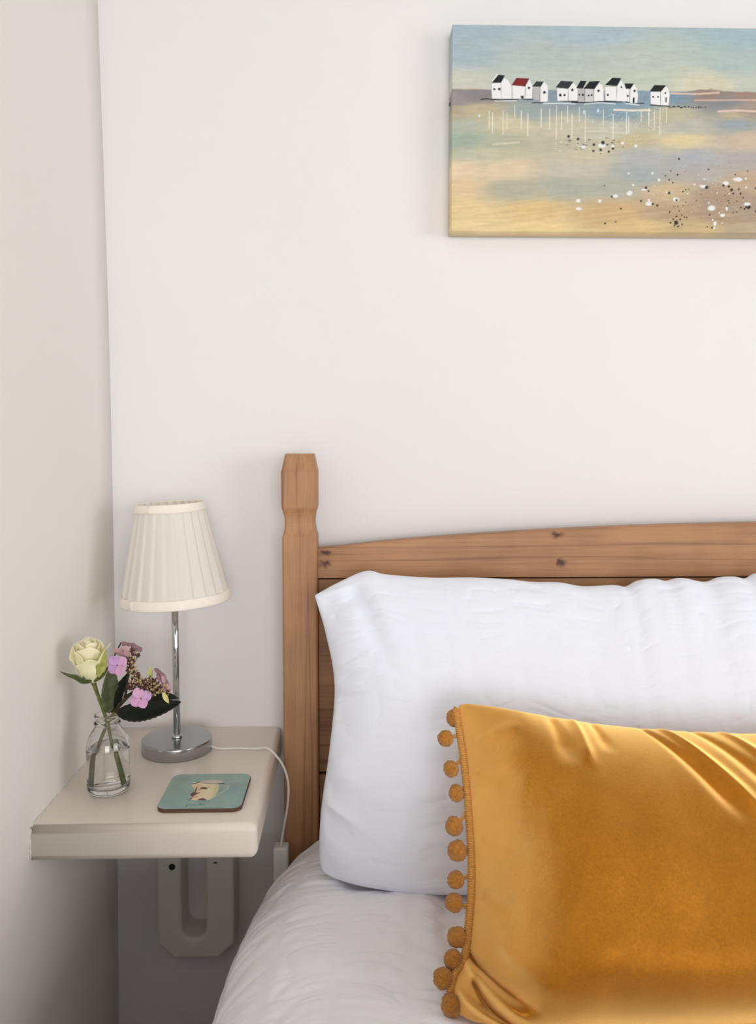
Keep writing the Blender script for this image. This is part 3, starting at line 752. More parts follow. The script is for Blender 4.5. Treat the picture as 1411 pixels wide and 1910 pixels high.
def lamp_shade():
    z0, z1, r0, r1 = 0.8845, 1.0125, 0.0705, 0.0428
    npl, sub = 24, 10
    nA = npl*sub; a = np.linspace(0, 2*np.pi, nA, endpoint=False) + 0.05
    f = (np.arange(nA) % sub)/sub
    saw = np.where(f < 0.86, f/0.86, (1 - f)/0.14)
    tilt = Matrix.Rotation(math.radians(-2.4), 3, 'Y')
    def place(V):
        V = np.asarray(V) - np.array((0, 0, 0.95)); V = V @ np.array(tilt).T
        return V + np.array((LX - 0.0012, LY, 0.95))
    rows_t = np.linspace(0, 1, 14)
    Vs = []
    for t in rows_t:
        wob = 0.02*np.sin(3*a + 1)*t
        R = r0*(1-t) + r1*t + (0.0032*(1-t) + 0.0018*t)*(saw - 0.5) + 0.0006*fbm(a*6, np.full_like(a, t*2), 2, 5)
        Vs.append(np.stack([R*np.cos(a + 0.25*wob), R*np.sin(a + 0.25*wob), np.full_like(a, z0*(1-t) + z1*t)], -1))
    V = place(np.concatenate(Vs))
    o = build('lamp_shade', V, grid_faces(len(rows_t), nA, True), M['shade'], lamp, smooth=False)
    m = o.modifiers.new('thick', 'SOLIDIFY'); m.thickness = 0.0008; m.offset = -1
    def band(name, za, zb, ra, rb, ph):
        b = np.linspace(0, 2*np.pi, 96, endpoint=False)
        prof = [(ra - 0.0012, za), (ra + 0.0008, za - 0.0003), (ra + 0.0014, za + 0.001), (rb + 0.0014, zb - 0.001), (rb + 0.0008, zb + 0.0003), (rb - 0.0012, zb), (rb - 0.0014, zb - 0.001), (ra - 0.0014, za + 0.001)]
        Vv = np.concatenate([np.stack([(r + 0.0003*np.sin(b*9 + ph))*np.cos(b), (r + 0.0003*np.sin(b*9 + ph))*np.sin(b), np.full(96, z)], -1) for r, z in prof])
        k = len(prof); F = [tuple(f) for f in grid_faces(k, 96, True)] + [((k-1)*96 + j, (k-1)*96 + (j+1) % 96, (j+1) % 96, j) for j in range(96)]
        build(name, place(Vv), F, M['shade_trim'], o)
        # overlapped end of the tape
        aa = np.linspace(-0.10, 0.0, 6) - math.pi/2 - (0.62 if ph else 0.35)
        Vv = np.array([[((r*(1-t) + rb2*t) + 0.0023)*math.cos(x), ((r*(1-t) + rb2*t) + 0.0023)*math.sin(x), za*(1-t) + zb*t] for (r, rb2) in [(ra, rb)] for t in (0, 1) for x in aa])
        s2 = build('tape_end', place(Vv), grid_faces(2, 6), M['shade_trim'], o)
        mm = s2.modifiers.new('thick', 'SOLIDIFY'); mm.thickness = 0.0014; mm.offset = -1
    band('bottom_trim', z0 - 0.0015, z0 + 0.0105, r0 + 0.0008, r0 - 0.0012, 1)
    band('top_trim', z1 - 0.0095, z1 + 0.0010, r1 + 0.0026, r1 + 0.0006, 0)
    # wire spider that carries the shade
    Vt, Ft, off = [], [], 0
    for k in range(3):
        an = k*2.094 + 0.5
        v_, f_ = tube_arrays(np.array([(0.011*math.cos(an), 0.011*math.sin(an), 0.951), (0.036*math.cos(an), 0.036*math.sin(an), 0.985), (0.043*math.cos(an), 0.043*math.sin(an), 1.008)]), 0.0009, 6)
        Ft += [tuple(np.array(f) + off) for f in f_]; off += len(v_); Vt.append(v_)
    build('wire_carrier', place(np.concatenate(Vt)), Ft, M['plastic'], o)
lamp_shade()
zc_ = ST + 0.0017
cordP = [(LX + 0.0455, LY + 0.000, ST + 0.0045), (-0.185, LY - 0.002, zc_), (-0.160, 1.073, zc_), (-0.136, 1.070, zc_ + 0.0003), (-0.121, 1.067, zc_ + 0.0022), (-0.1075, 1.064, 0.673), (-0.0975, 1.062, 0.657), (-0.0925, 1.061, 0.636), (-0.0938, 1.063, 0.607), (-0.0990, 1.067, 0.577), (-0.1035, 1.071, 0.5505), (-0.1037, 1.072, 0.545)]
cord = tube('power_cord', cordP, 0.0016, M['plastic'], lamp, nseg=10, n=90)
# small white plug-in adaptor hanging between shelf and bed post
adp = box('plug', (-0.1140, 1.062, 0.470), (-0.0935, 1.082, 0.5475), M['plastic'], cord, 0.0035, 4)

# ------------------------------------------------------------------ coaster
cz = ST + 0.0045
cor = [atz(291, 1507, cz), atz(452, 1509, cz), atz(468, 1443, cz), atz(325, 1445, cz)]
ccx = sum(c[0] for c in cor)/4; ccy = sum(c[1] for c in cor)/4; CS = 0.0475
ca = empty('coaster', (ccx, ccy, ST), 'square turquoise coaster printed with a cream flowered jug, lying on the shelf front', 'coaster')
def rrect(h, r, n=8):
    out = []
    for q, (sx, sy) in enumerate(((1, 1), (-1, 1), (-1, -1), (1, -1))):
        for k in range(n + 1):
            a = q*math.pi/2 + k*math.pi/2/n
            out.append((sx*(h - r) + r*math.cos(a), sy*(h - r) + r*math.sin(a)))
    return out
ol = rrect(CS, 0.011); no = len(ol)
V = [(ccx + x, ccy + y, ST + 0.0002) for x, y in ol] + [(ccx + x, ccy + y, cz - 0.0004) for x, y in ol] + [(ccx + x*0.994, ccy + y*0.994, cz - 0.0001) for x, y in ol]
F = [tuple(range(no))[::-1], tuple(range(2*no, 3*no))] + [(k*no + i, k*no + (i+1) % no, (k+1)*no + (i+1) % no, (k+1)*no + i) for k in (0, 1) for i in range(no)]
build('board', V, F, M['coaster_board'], ca, smooth=False)

# rasterisers used for the printed pictures (distance based, px units of the photo)
class Raster:
    def __init__(s, X, Y, col, aa): s.X, s.Y, s.c, s.aa = X, Y, col, aa
    def box(s, x0, y0, x1, y1):
        m = (s.X >= x0) & (s.X <= x1) & (s.Y >= y0) & (s.Y <= y1); return np.nonzero(m)
    def mix(s, I, a, col):
        a = np.clip(a, 0, 1)[:, None]; s.c[I] = s.c[I]*(1-a) + lin(col)*a
    def poly(s, pts, col, op=1.0, soft=1.0):
        pts = np.asarray(pts, float); e = s.aa*soft + 1
        I = s.box(pts[:, 0].min()-e, pts[:, 1].min()-e, pts[:, 0].max()+e, pts[:, 1].max()+e)
        x, y = s.X[I], s.Y[I]
        if not len(x): return
        inside = np.zeros(len(x), bool); dm = np.full(len(x), 1e9); n = len(pts)
        for i in range(n):
            a, b = pts[i], pts[(i+1) % n]
            cond = ((a[1] > y) != (b[1] > y))
            xi = (b[0]-a[0])*(y-a[1])/((b[1]-a[1]) if b[1] != a[1] else 1e-9) + a[0]
            inside ^= cond & (x < xi)
            d = b - a; tt = np.clip(((x-a[0])*d[0] + (y-a[1])*d[1])/(d @ d + 1e-9), 0, 1)
            dm = np.minimum(dm, np.hypot(x - a[0] - tt*d[0], y - a[1] - tt*d[1]))
        sd = np.where(inside, dm, -dm)
        s.mix(I, op*sstep(-s.aa*soft*0.5, s.aa*soft*0.5, sd), col)
    def blob(s, cx, cy, rx, ry, col, op=1.0, soft=0.35):
        I = s.box(cx - rx*1.5 - 1, cy - ry*1.5 - 1, cx + rx*1.5 + 1, cy + ry*1.5 + 1)
        x, y = s.X[I], s.Y[I]
        d = np.hypot((x-cx)/rx, (y-cy)/ry) + 0.18*vnoise(x/max(rx, 1)*0.9 + cx, y/max(ry, 1)*0.9, 8)
        s.mix(I, op*sstep(1+soft, 1-soft, d), col)
    def line(s, pts, wd, col, op=1.0):
        for a, b in zip(pts[:-1], pts[1:]):
            a = np.array(a, float); b = np.array(b, float); e = wd + s.aa + 1
            I = s.box(min(a[0], b[0])-e, min(a[1], b[1])-e, max(a[0], b[0])+e, max(a[1], b[1])+e)
            x, y = s.X[I], s.Y[I]; d = b - a; tt = np.clip(((x-a[0])*d[0] + (y-a[1])*d[1])/(d @ d + 1e-9), 0, 1)
            s.mix(I, op*sstep(wd/2 + s.aa/2, wd/2 - s.aa/2, np.hypot(x - a[0] - tt*d[0], y - a[1] - tt*d[1])), col)

def coaster_print():
    N = 240; g = np.linspace(-CS*0.992, CS*0.992, N); Gx, Gy = np.meshgrid(g, g)
    x, y = Gx.ravel(), Gy.ravel()
    base = lin((138, 172, 166))[None]*(1 - 0)
    n1 = fbm(x*60, y*60, 4, 2)[:, None]; n2 = fbm(x*35 + 9, y*35, 3, 6)[:, None]
    col = lin((150, 174, 164))*np.ones((len(x), 1)); col = col*(1 + 0.16*n1) + np.clip(n2, 0, 1)*(lin((124, 166, 174)) - lin((150, 174, 164)))*0.9
    # picture drawn in coaster centimetres (origin centre, y up)
    R = Raster(x*100, y*100, col, 0.05)
    def c(px, py):                            # zoomed crop -> coaster cm
        p = atz(340 + px/14.11, 1440 + py/14.11, cz); return ((p[0]-ccx)*100, (p[1]-ccy)*100)
    def cl(*a): return [c(px, py) for px, py in a]
    R.poly(cl((60, 700), (250, 720), (800, 760), (900, 700), (700, 790), (200, 770)), (112, 148, 152), 0.6, 6)
    R.poly(cl((250, 320), (300, 270), (440, 280), (700, 300), (960, 330), (965, 420), (940, 500), (860, 640), (720, 735), (420, 752), (240, 742), (195, 705), (290, 600), (335, 500), (330, 430), (270, 370)), (233, 218, 180), 1, 2)
    R.poly(cl((290, 330), (520, 330), (620, 420), (420, 560), (390, 690), (250, 720), (330, 520)), (226, 186, 156), 0.55, 6)
    R.poly(cl((870, 350), (960, 340), (950, 480), (860, 640), (760, 720), (700, 735), (800, 620)), (206, 200, 140), 0.7, 5)
    R.poly(cl((470, 270), (600, 232), (850, 218), (1020, 235), (1065, 265), (1040, 295), (820, 305), (600, 300)), (208, 196, 180), 1, 2)
    R.line(cl((480, 262), (620, 230), (850, 215), (1030, 238), (1090, 250)), 0.08, (238, 226, 196))
    R.line(cl((430, 265), (600, 300), (820, 316), (960, 316)), 0.10, (58, 40, 26)); R.line(cl((950, 312), (1050, 305), (1110, 315)), 0.22, (26, 18, 12))
    R.line(cl((280, 315), (360, 300), (440, 268)), 0.24, (48, 32, 22)); R.line(cl((300, 290), (370, 290)), 0.12, (225, 214, 190))
    br = (92, 46, 34)
    R.line(cl((210, 718), (270, 660), (330, 560), (360, 470), (390, 400)), 0.14, (70, 40, 28)); R.line(cl((370, 490), (440, 465), (520, 440), (640, 410), (720, 390)), 0.09, br)
    for (px, py, a, b) in ((560, 420, 0.38, 0.20), (600, 440, 0.30, 0.14), (310, 570, 0.36, 0.34), (270, 610, 0.22, 0.24), (370, 560, 0.30, 0.16), (450, 550, 0.14, 0.08), (520, 715, 0.42, 0.16), (450, 735, 0.26, 0.10), (580, 735, 0.34, 0.09), (225, 705, 0.12, 0.16)):
        q = c(px, py); cc = br if a < 0.4 else (80, 36, 26)
        for k in range(6):
            an = k*1.05 + px; R.blob(q[0] + 0.62*a*math.cos(an), q[1] + 0.62*b*math.sin(an), a*(0.34 + 0.16*(k % 2)), b*(0.5 if k % 3 else 0.8), cc, 0.95)
    q = c(370, 650); R.blob(q[0], q[1], 0.3, 0.2, (222, 150, 128), 0.7)
    R.line(cl((960, 370), (1080, 360), (1190, 370), (1225, 400), (1190, 450), (1080, 520), (960, 590), (860, 645)), 0.11, (204, 206, 176), 0.9)
    R.line(cl((970, 440), (1100, 420), (1180, 410)), 0.08, (182, 184, 150), 0.7)
    ink = (62, 92, 98)
    R.line(cl((95, 912), (125, 880), (150, 855)), 0.12, ink); R.line(cl((130, 862), (180, 850), (215, 868), (250, 880), (290, 868), (330, 882), (375, 868)), 0.085, ink, 0.85)
    R.line(cl((435, 870), (480, 825), (520, 872)), 0.085, ink, 0.85); R.line(cl((450, 852), (505, 852)), 0.06, ink, 0.8); R.line(cl((545, 872), (580, 840), (610, 872)), 0.07, ink, 0.8)
    # rounded corners: pull grid points inside the outline
    h, r = CS*0.992, 0.0108
    qx = np.abs(x) - (h - r); qy = np.abs(y) - (h - r); d = np.hypot(np.maximum(qx, 0), np.maximum(qy, 0))
    k = np.where(d > r, r/np.maximum(d, 1e-9), 1.0)
    xx = np.where(qx > 0, np.sign(x)*((h - r) + np.maximum(qx, 0)*np.where(qy > 0, k, 1)), x); yy2 = np.where(qy > 0, np.sign(y)*((h - r) + np.maximum(qy, 0)*np.where(qx > 0, k, 1)), y)
    build('printed_face', np.stack([ccx + xx, ccy + yy2, np.full_like(x, cz + 0.0001)], -1), grid_faces(N, N), M['coaster_print'], ca, col=np.clip(col, 0, 1))
coaster_print()

# ------------------------------------------------------------------ canvas painting
def painting():
    YFp, YBk = 1.126, YB - 0.002
    TL = at(845, 46, YFp); BL = at(842, 431, YFp); x0 = (TL[0] + BL[0])/2; z1 = TL[2]; z0 = BL[2]
    tr = at(1411, 52, YFp); kx = (tr[0] - TL[0])/(1411 - 845); kz = (z1 - z0)/(431 - 46)
    x1 = x0 + 0.90
    gx = np.concatenate([np.arange(x0, x0 + 0.46, 0.00078), np.arange(x0 + 0.4625, x1, 0.003), [x1]])
    gz = np.linspace(z0, z1, 362)
    GX = np.concatenate([[x0], gx, [x1]]); GZ = np.concatenate([[z0], gz, [z1]])
    Xg, Zg = np.meshgrid(GX, GZ); Yg = np.full_like(Xg, YFp)
    Yg[0, :] = YBk; Yg[-1, :] = YBk; Yg[:, 0] = YBk; Yg[:, -1] = YBk
    # rounded canvas edge
    px = (845 + (Xg - x0)/kx).ravel(); py = (46 + (z1 - Zg)/kz).ravel()
    side = (Yg.ravel() > YFp + 1e-5)
    pts = [(850,50,146,170,184),(1100,50,150,175,185),(1400,55,144,172,182),(870,100,150,171,180),(1000,110,163,177,175),(1200,110,168,180,170),(1380,110,156,176,174),
     (860,152,186,187,173),(1000,140,172,183,174),(1200,147,176,186,168),(1330,155,196,191,162),(1400,150,176,183,170)]
    pts2 = [(850,180,140,132,134),(890,175,126,120,126),(1030,180,120,138,154),(1200,180,114,142,164),(1270,175,108,138,162),(1320,170,142,120,108),(1400,165,150,122,106),(1350,188,124,128,134),(1400,200,150,134,118),
     (850,212,172,158,128),(900,203,182,166,128),(1000,202,140,154,154),(1150,202,116,148,164),(1260,208,178,172,138),(1380,208,178,162,128),(860,230,164,172,154),(950,230,196,184,146),(1050,235,188,180,152),(1150,240,180,180,158),(1280,230,170,170,158),(1380,222,136,150,160),
     (860,260,146,164,148),(940,265,164,166,138),(1050,265,176,170,142),(1180,260,188,172,128),(1280,255,210,188,136),(1400,255,192,170,142),(850,285,172,174,148),(930,282,182,178,148),(1100,287,186,178,148),(1200,287,162,164,164),(1300,290,156,160,168),(1400,290,164,156,152),
     (860,312,216,190,150),(950,312,208,184,148),(1080,315,180,174,158),(1200,320,150,158,160),(1320,315,164,158,152),(1400,335,182,154,122),(860,350,214,182,134),(960,352,166,164,138),(1060,345,160,164,148),(1150,345,162,164,148),(1250,352,194,168,126),(1350,362,166,138,112),(1400,380,160,136,114),
     (870,390,218,186,126),(1000,392,214,178,112),(1150,392,200,162,106),(1250,387,178,148,110),(1350,397,166,138,108),(870,425,220,192,132),(1000,425,220,188,122),(1200,420,208,174,110),(1320,420,194,166,112),(1400,425,176,154,122)]
    wx_ = px + 10*fbm(px/60, py/14, 3, 12); wy_ = py + 5*fbm(px/90, py/9, 4, 15) + 0.02*(px - 1100)*sstep(300, 420, py)*-1
    def idw(P, x, y):
        num = np.zeros((len(x), 3)); den = np.zeros(len(x))
        for q in P:
            wgt = 1/(((x - q[0])/2.6)**2 + (y - q[1])**2 + 40)**2
            num += wgt[:, None]*np.array(q[2:]); den += wgt
        return num/den[:, None]
    sky = idw(pts, px + 25*fbm(px/80, py/30, 3, 1), py + 4*fbm(px/40, py/20, 3, 2)); land = idw(pts2, wx_, wy_)
    hz = 164 + 2.0*fbm(px/30, np.zeros_like(px), 3, 30) - 3*np.exp(-((px - 1310)/18)**2)
    k = sstep(-1.2, 1.2, py - hz)[:, None]
    srgb = sky*(1 - k) + land*k
    srgb = srgb*(1 + 0.045*fbm(px/25, py/3.5, 3, 50)[:, None]) + 3*fbm(px/8, py/8, 2, 51)[:, None]
    # brush streaks curving over the sand
    st = fbm((px + 2.2*py)/70, (py + 0.10*px - 0.00006*(px - 1300)**2)/4.0, 3, 60); srgb += (9*st*sstep(330, 400, py))[:, None]
    grey = srgb.mean(1, keepdims=True); srgb = grey + (srgb - grey)*0.72
    col = lin(np.clip(srgb, 0, 255))*1.24
    R = Raster(px, py, col, 0.9)
    R.line([(1255, 168), (1300, 169), (1345, 166)], 3.5, (222, 196, 178), 0.85); R.line([(1300, 181), (1350, 180), (1411, 179), (1500, 178)], 3, (210, 180, 164), 0.85)
    R.line([(1345, 201), (1380, 199), (1411, 200), (1480, 199)], 4, (226, 200, 188), 0.85); R.line([(860, 163), (900, 163)], 3, (206, 192, 160), 0.7)
    R.line([(1310, 164), (1330, 160), (1350, 163)], 2.5, (160, 140, 120), 0.7)
    R.line([(1148, 200), (1180, 201), (1215, 200)], 4, (232, 222, 208), 0.9); R.line([(922, 267), (945, 265), (970, 263)], 4, (212, 208, 186), 0.8)
    R.line([(1095, 241), (1135, 240)], 2, (224, 220, 206), 0.7); R.line([(1145, 243), (1175, 243)], 2, (224, 220, 206), 0.6)
    def a1(p): return [(890 + x/7.055, 120 + y/7.055) for x, y in p]
    def a2(p): return [(1070 + x/6.72, 120 + y/6.72) for x, y in p]
    WH, GR, BK = (238, 238, 240), (184, 186, 188), (30, 32, 36)
    def house(t, wall, gable, roof, dots=(), wc=WH, rc=BK, bars=(), hl=None):
        if hl: R.poly(t(hl), (232, 236, 236))
        R.poly(t(wall), wc); R.poly(t(gable), WH); R.line(t([wall[1], wall[2]]), 0.7, (70, 72, 76), 0.8); R.line(t([wall[0], wall[3]]), 0.6, (90, 92, 96), 0.6); R.line(t([gable[-2], gable[-3]]), 0.5, (150, 150, 152), 0.5)
        R.poly(t(roof), rc); R.line(t([roof[2], roof[3]]), 0.6, (24, 24, 26), 0.7)
        for x, y, r in dots:
            q = t([(x, y)])[0]; R.blob(q[0], q[1], r/7 + 0.25, r/7 + 0.25, (18, 18, 22))
        for b in bars: R.poly(t(b), (18, 18, 22))
    def ground(t, p, wd): R.line(t(p), wd, (26, 28, 32), 0.95)
    ground(a1, [(60, 448), (130, 438), (300, 450), (550, 440)], 2.2); ground(a1, [(610, 436), (680, 442), (740, 436)], 1.8); ground(a1, [(730, 486), (800, 480), (880, 486)], 1.8); ground(a1, [(1110, 455), (1340, 460)], 2)
    ground(a2, [(-10, 450), (200, 452), (340, 436), (480, 440), (620, 436)], 2.2); ground(a2, [(680, 440), (765, 440)], 3); ground(a2, [(790, 456), (900, 450)], 1.6); ground(a2, [(985, 472), (1110, 482), (1215, 486)], 1.8)
    house(a1, [(195, 240), (320, 225), (330, 435), (205, 435)], [(320, 225), (370, 165), (425, 205), (465, 285), (468, 435), (330, 435)], [(200, 228), (285, 122), (372, 128), (320, 228)], [(235, 313, 12), (298, 308, 16)], hl=[(200, 205), (270, 108), (300, 118), (225, 222)])
    house(a1, [(470, 265), (640, 270), (645, 430), (475, 435)], [(645, 270), (695, 180), (740, 260), (735, 430), (645, 430)], [(462, 255), (525, 160), (692, 165), (640, 272)], [(690, 288, 14), (605, 410, 18)], rc=(126, 40, 40))
    house(a1, [(745, 275), (840, 270), (840, 455), (745, 440)], [(840, 270), (885, 205), (930, 250), (945, 330), (940, 465), (845, 470)], [(732, 270), (790, 200), (885, 205), (845, 272)], [(895, 345, 16)], wc=GR, rc=(56, 58, 62))
    house(a1, [(1060, 290), (1205, 300), (1210, 455), (1065, 455)], [(1205, 290), (1275, 215), (1310, 255), (1335, 300), (1335, 450), (1215, 455)], [(1040, 280), (1110, 190), (1275, 200), (1210, 295)], [(1105, 380, 16), (1162, 378, 14), (1263, 310, 15)], rc=(52, 54, 58), hl=[(1050, 260), (1110, 180), (1130, 185), (1070, 265)])
    house(a2, [(60, 285), (150, 280), (150, 440), (65, 440)], [(150, 280), (200, 200), (215, 200), (215, 280), (160, 440), (155, 440)], [(40, 275), (95, 178), (170, 180), (125, 278)], [(82, 355, 10), (128, 355, 14)], wc=GR)
    house(a2, [(150, 285), (265, 285), (265, 440), (155, 440)], [(270, 285), (335, 205), (365, 230), (388, 290), (390, 430), (270, 435)], [(135, 278), (210, 185), (338, 180), (270, 282)], [(200, 362, 11), (237, 357, 12), (325, 303, 14)], wc=(206, 207, 208))
    house(a2, [(655, 270), (720, 270), (720, 440), (680, 430)], [(725, 275), (770, 210), (800, 260), (825, 350), (815, 450), (725, 450)], [(650, 205), (770, 205), (725, 275), (665, 270)], [(695, 362, 13), (780, 298, 13)], bars=[[(760, 385), (780, 380), (782, 450), (758, 450)]])
    house(a2, [(405, 250), (555, 255), (550, 425), (410, 420)], [(555, 250), (605, 170), (645, 225), (680, 300), (690, 430), (550, 430)], [(402, 230), (490, 138), (607, 140), (555, 240)], [(443, 352, 13), (612, 253, 11)], hl=[(425, 205), (468, 135), (500, 140), (450, 210)])
    house(a2, [(980, 310), (1105, 305), (1110, 475), (985, 460)], [(1110, 305), (1170, 230), (1205, 270), (1225, 330), (1215, 475), (1110, 475)], [(970, 300), (1030, 220), (1175, 225), (1110, 305)], [(1015, 370, 11), (1078, 370, 9), (1168, 322, 10)], bars=[[(1172, 375), (1187, 375), (1187, 438), (1172, 438)]])
    rr = random.Random(5)
    for i in range(26): R.blob(1252 + i*2.7 + rr.uniform(-1, 1), 193.5 + rr.uniform(-1.2, 1.2), rr.uniform(0.8, 2.4), rr.uniform(0.6, 1.3), (26, 26, 30))
    for p in ([(925, 186), (965, 185)], [(1015, 190), (1045, 189), (1075, 190)], [(1092, 190), (1120, 187), (1150, 189)], [(1170, 188), (1195, 191)]): R.line(p, 2.0, (230, 236, 240), 0.8)
    # drips of white paint
    for zx, a, b in ((225, 440, 520), (240, 450, 540), (287, 440, 545), (305, 450, 520), (338, 415, 470), (368, 440, 520), (398, 450, 550), (457, 430, 510), (495, 430, 520), (525, 415, 565), (548, 440, 520), (575, 415, 490), (595, 450, 560), (627, 420, 485), (655, 450, 575), (735, 430, 500), (780, 450, 590), (840, 440, 540), (850, 460, 530), (905, 430, 480), (940, 420, 500), (965, 430, 520), (990, 420, 540), (1018, 420, 485)):
        R.line([(820 + zx/2.387, 20 + a/2.387), (820 + zx/2.387 + 0.3, 20 + b/2.387)], 1.5, (236, 234, 222), 0.8 if (zx % 2) else 0.92)
    for (cx_, cy_, r) in ((896, 214, 2.6), (1092, 205, 3.2), (1118, 202, 3.0)): R.blob(cx_, cy_, r*0.8, r*1.1, (206, 228, 232), 0.85)
    for i in range(70): R.blob(rr.uniform(1100, 1245), rr.gauss(222, 13), rr.uniform(0.6, 1.5), rr.uniform(0.5, 1.1), (226, 228, 218), 0.75)
    for i in range(46): R.blob(rr.uniform(1030, 1200), rr.gauss(262, 8), rr.uniform(0.7, 2.0), rr.uniform(0.6, 1.2), (228, 224, 210), 0.75)
    for i in range(24): R.blob(rr.uniform(1050, 1170), rr.gauss(266, 6), rr.uniform(1.2, 3.5), rr.uniform(0.6, 1.1), (40, 40, 38), 0.8)
    def a8(x, y): return 1050 + x/3.909, 180 + y/3.909
    for x, y, a, b in ((300,340,28,16),(160,352,16,12),(450,322,12,10),(380,345,10,14),(550,342,12,10),(510,690,20,18),(652,768,26,16),(130,750,18,12),(135,810,20,12),(290,750,12,12),(408,712,18,12),(798,683,20,7),(1055,636,26,13),(1222,612,22,18),(1308,582,32,15),(855,735,25,16),(1118,798,28,20),(1390,768,25,16),(1205,850,18,12),(1150,912,10,18),(1235,800,8,16),(655,740,8,8),(725,592,10,10),(675,542,8,8),(535,630,8,8),(500,545,9,7),(990,622,6,6),(1060,583,6,6),(1100,758,7,7),(1160,685,5,5),(940,690,6,6),(1370,575,8,8),(1180,832,6,6),(1132,886,6,6),(1375,640,7,7),(1250,690,5,5),(615,664,20,6),(1145,945,7,9),(1205,910,5,5)):
        q = a8(x, y); R.blob(q[0], q[1], a/3.9, b/3.9, (236, 236, 238), 0.95)
    for x, y, r in ((870,434,8),(1090,510,6),(812,524,5),(863,551,7),(800,590,6),(828,610,5),(772,560,5),(323,636,5),(630,650,9),(650,674,6),(378,717,7),(447,805,7),(332,917,7),(411,904,6),(596,748,7),(716,781,8),(683,770,8),(905,676,6),(925,662,5),(948,657,5),(862,908,16),(890,882,7),(838,882,6),(818,908,7),(905,920,7),(875,935,7),(862,860,6),(900,852,5),(920,866,5),(938,868,5),(848,928,6),(1080,642,11),(1205,628,9),(1245,636,8),(1267,660,11),(1280,687,7),(1335,687,7),(1320,655,7),(1245,740,5),(1250,758,5),(1240,782,5),(1310,745,5),(1355,718,5),(1340,790,6),(1367,800,6),(1380,786,9),(1400,788,14),(1108,848,6),(1285,828,5),(1310,826,5),(1128,943,7),(1093,937,5),(1290,546,6),(1382,522,5),(810,828,6),(880,820,5),(843,788,4),(870,788,4),(910,780,4),(928,753,4),(1007,742,4),(1040,697,4),(802,686,10),(860,740,8),(52,276,10),(122,294,9),(240,334,10),(305,320,14),(290,372,9),(380,362,9),(350,386,8),(237,382,8)):
        q = a8(x, y); R.blob(q[0], q[1], r/3.9 + 0.1, r/3.9 + 0.1, (24, 22, 22), 0.95)
    for i in range(150):
        q = a8(rr.gauss(1150, 190), rr.gauss(720, 110))
        if q[1] < 427: R.blob(q[0], q[1], rr.uniform(0.4, 0.9), rr.uniform(0.4, 0.9), (40, 34, 32) if rr.random() < 0.6 else (232, 226, 216), 0.75)
    for i in range(110):                      # splashes go on past the frame
        q = (rr.uniform(1420, 1800), rr.gauss(370, 35))
        if q[1] < 425: R.blob(q[0], q[1], rr.uniform(1.5, 5), rr.uniform(1.5, 4), (30, 28, 28) if rr.random() < 0.5 else (234, 232, 230), 0.9)
    sidec = lin((202, 186, 156)); low = (py > 425) & side; col[low] = sidec
    V = np.stack([Xg.ravel(), Yg.ravel(), Zg.ravel()], -1)
    root = empty('canvas_painting', (x0 + 0.45, YBk, z0), 'wide stretched canvas painting of small white houses on a pale shore, hung above the bed', 'painting')
    build('canvas', V, grid_faces(len(GZ), len(GX)), M['paint'], root, smooth=False, col=np.clip(col, 0, 1))
    box('stretcher_frame', (x0 + 0.004, YFp + 0.006, z0 + 0.004), (x1 - 0.004, YBk - 0.0005, z1 - 0.004), M['coaster_board'], root)
    p = at(840, 195, 1.150); box('tack', (x0 - 0.0012, 1.146, p[2] - 0.0018), (x0 + 0.002, 1.151, p[2] + 0.0018), M['dark'], root)
painting()

# ------------------------------------------------------------------ milk bottle with water
BX, BY = -0.2962, 0.950
bz = ST + 0.0003
bt_ = empty('glass_bottle', (BX, BY, ST), 'small clear glass milk bottle half full of water, used as a vase on the shelf', 'vase')
outer = [(0.0, 0.0015), (0.017, 0.0008), (0.0195, 0.0), (0.0222, 0.0012), (0.0242, 0.0045), (0.0248, 0.009), (0.0249, 0.020), (0.0249, 0.052), (0.0244, 0.0575), (0.0228, 0.0635), (0.0198, 0.0695), (0.0165, 0.0745), (0.0142, 0.0780), (0.0133, 0.0800), (0.0150, 0.0812), (0.0153, 0.0826), (0.0146, 0.0838), (0.0130, 0.0850), (0.0128, 0.0880), (0.0136, 0.0893), (0.0147, 0.0905), (0.0148, 0.0918), (0.0140, 0.0928)]
inner = [(0.0124, 0.0928), (0.0112, 0.0915), (0.0109, 0.0880), (0.0111, 0.0800), (0.0142, 0.0740), (0.0178, 0.0680), (0.0208, 0.0615), (0.0225, 0.0555), (0.0229, 0.0500), (0.0229, 0.0200), (0.0226, 0.0120), (0.0205, 0.0080), (0.0160, 0.0068), (0.0, 0.0072)]
prof = np.array([(max(r, 0.0002), z + bz) for r, z in outer + inner])
P1 = np.array(spline(prof[:23], 90)); P2_ = np.array(spline(prof[23:], 60)); P1[:, 0] = np.maximum(P1[:, 0], 0.0002); P2_[:, 0] = np.maximum(P2_[:, 0], 0.0002)
lathe('bottle_glass', np.vstack([P1, P2_]), (BX, BY, 0), M['glass'], bt_, 72)
WL = 0.0535
wp = [(0.0002, 0.0070), (0.0161, 0.0066), (0.0207, 0.0078), (0.0228, 0.0119), (0.0231, 0.0200), (0.0231, 0.0500), (0.0229, WL - 0.0003), (0.0215, WL - 0.0001), (0.0002, WL - 0.0002)]
lathe('water', [(r, z + bz) for r, z in wp], (BX, BY, 0), M['water'], bt_, 72)

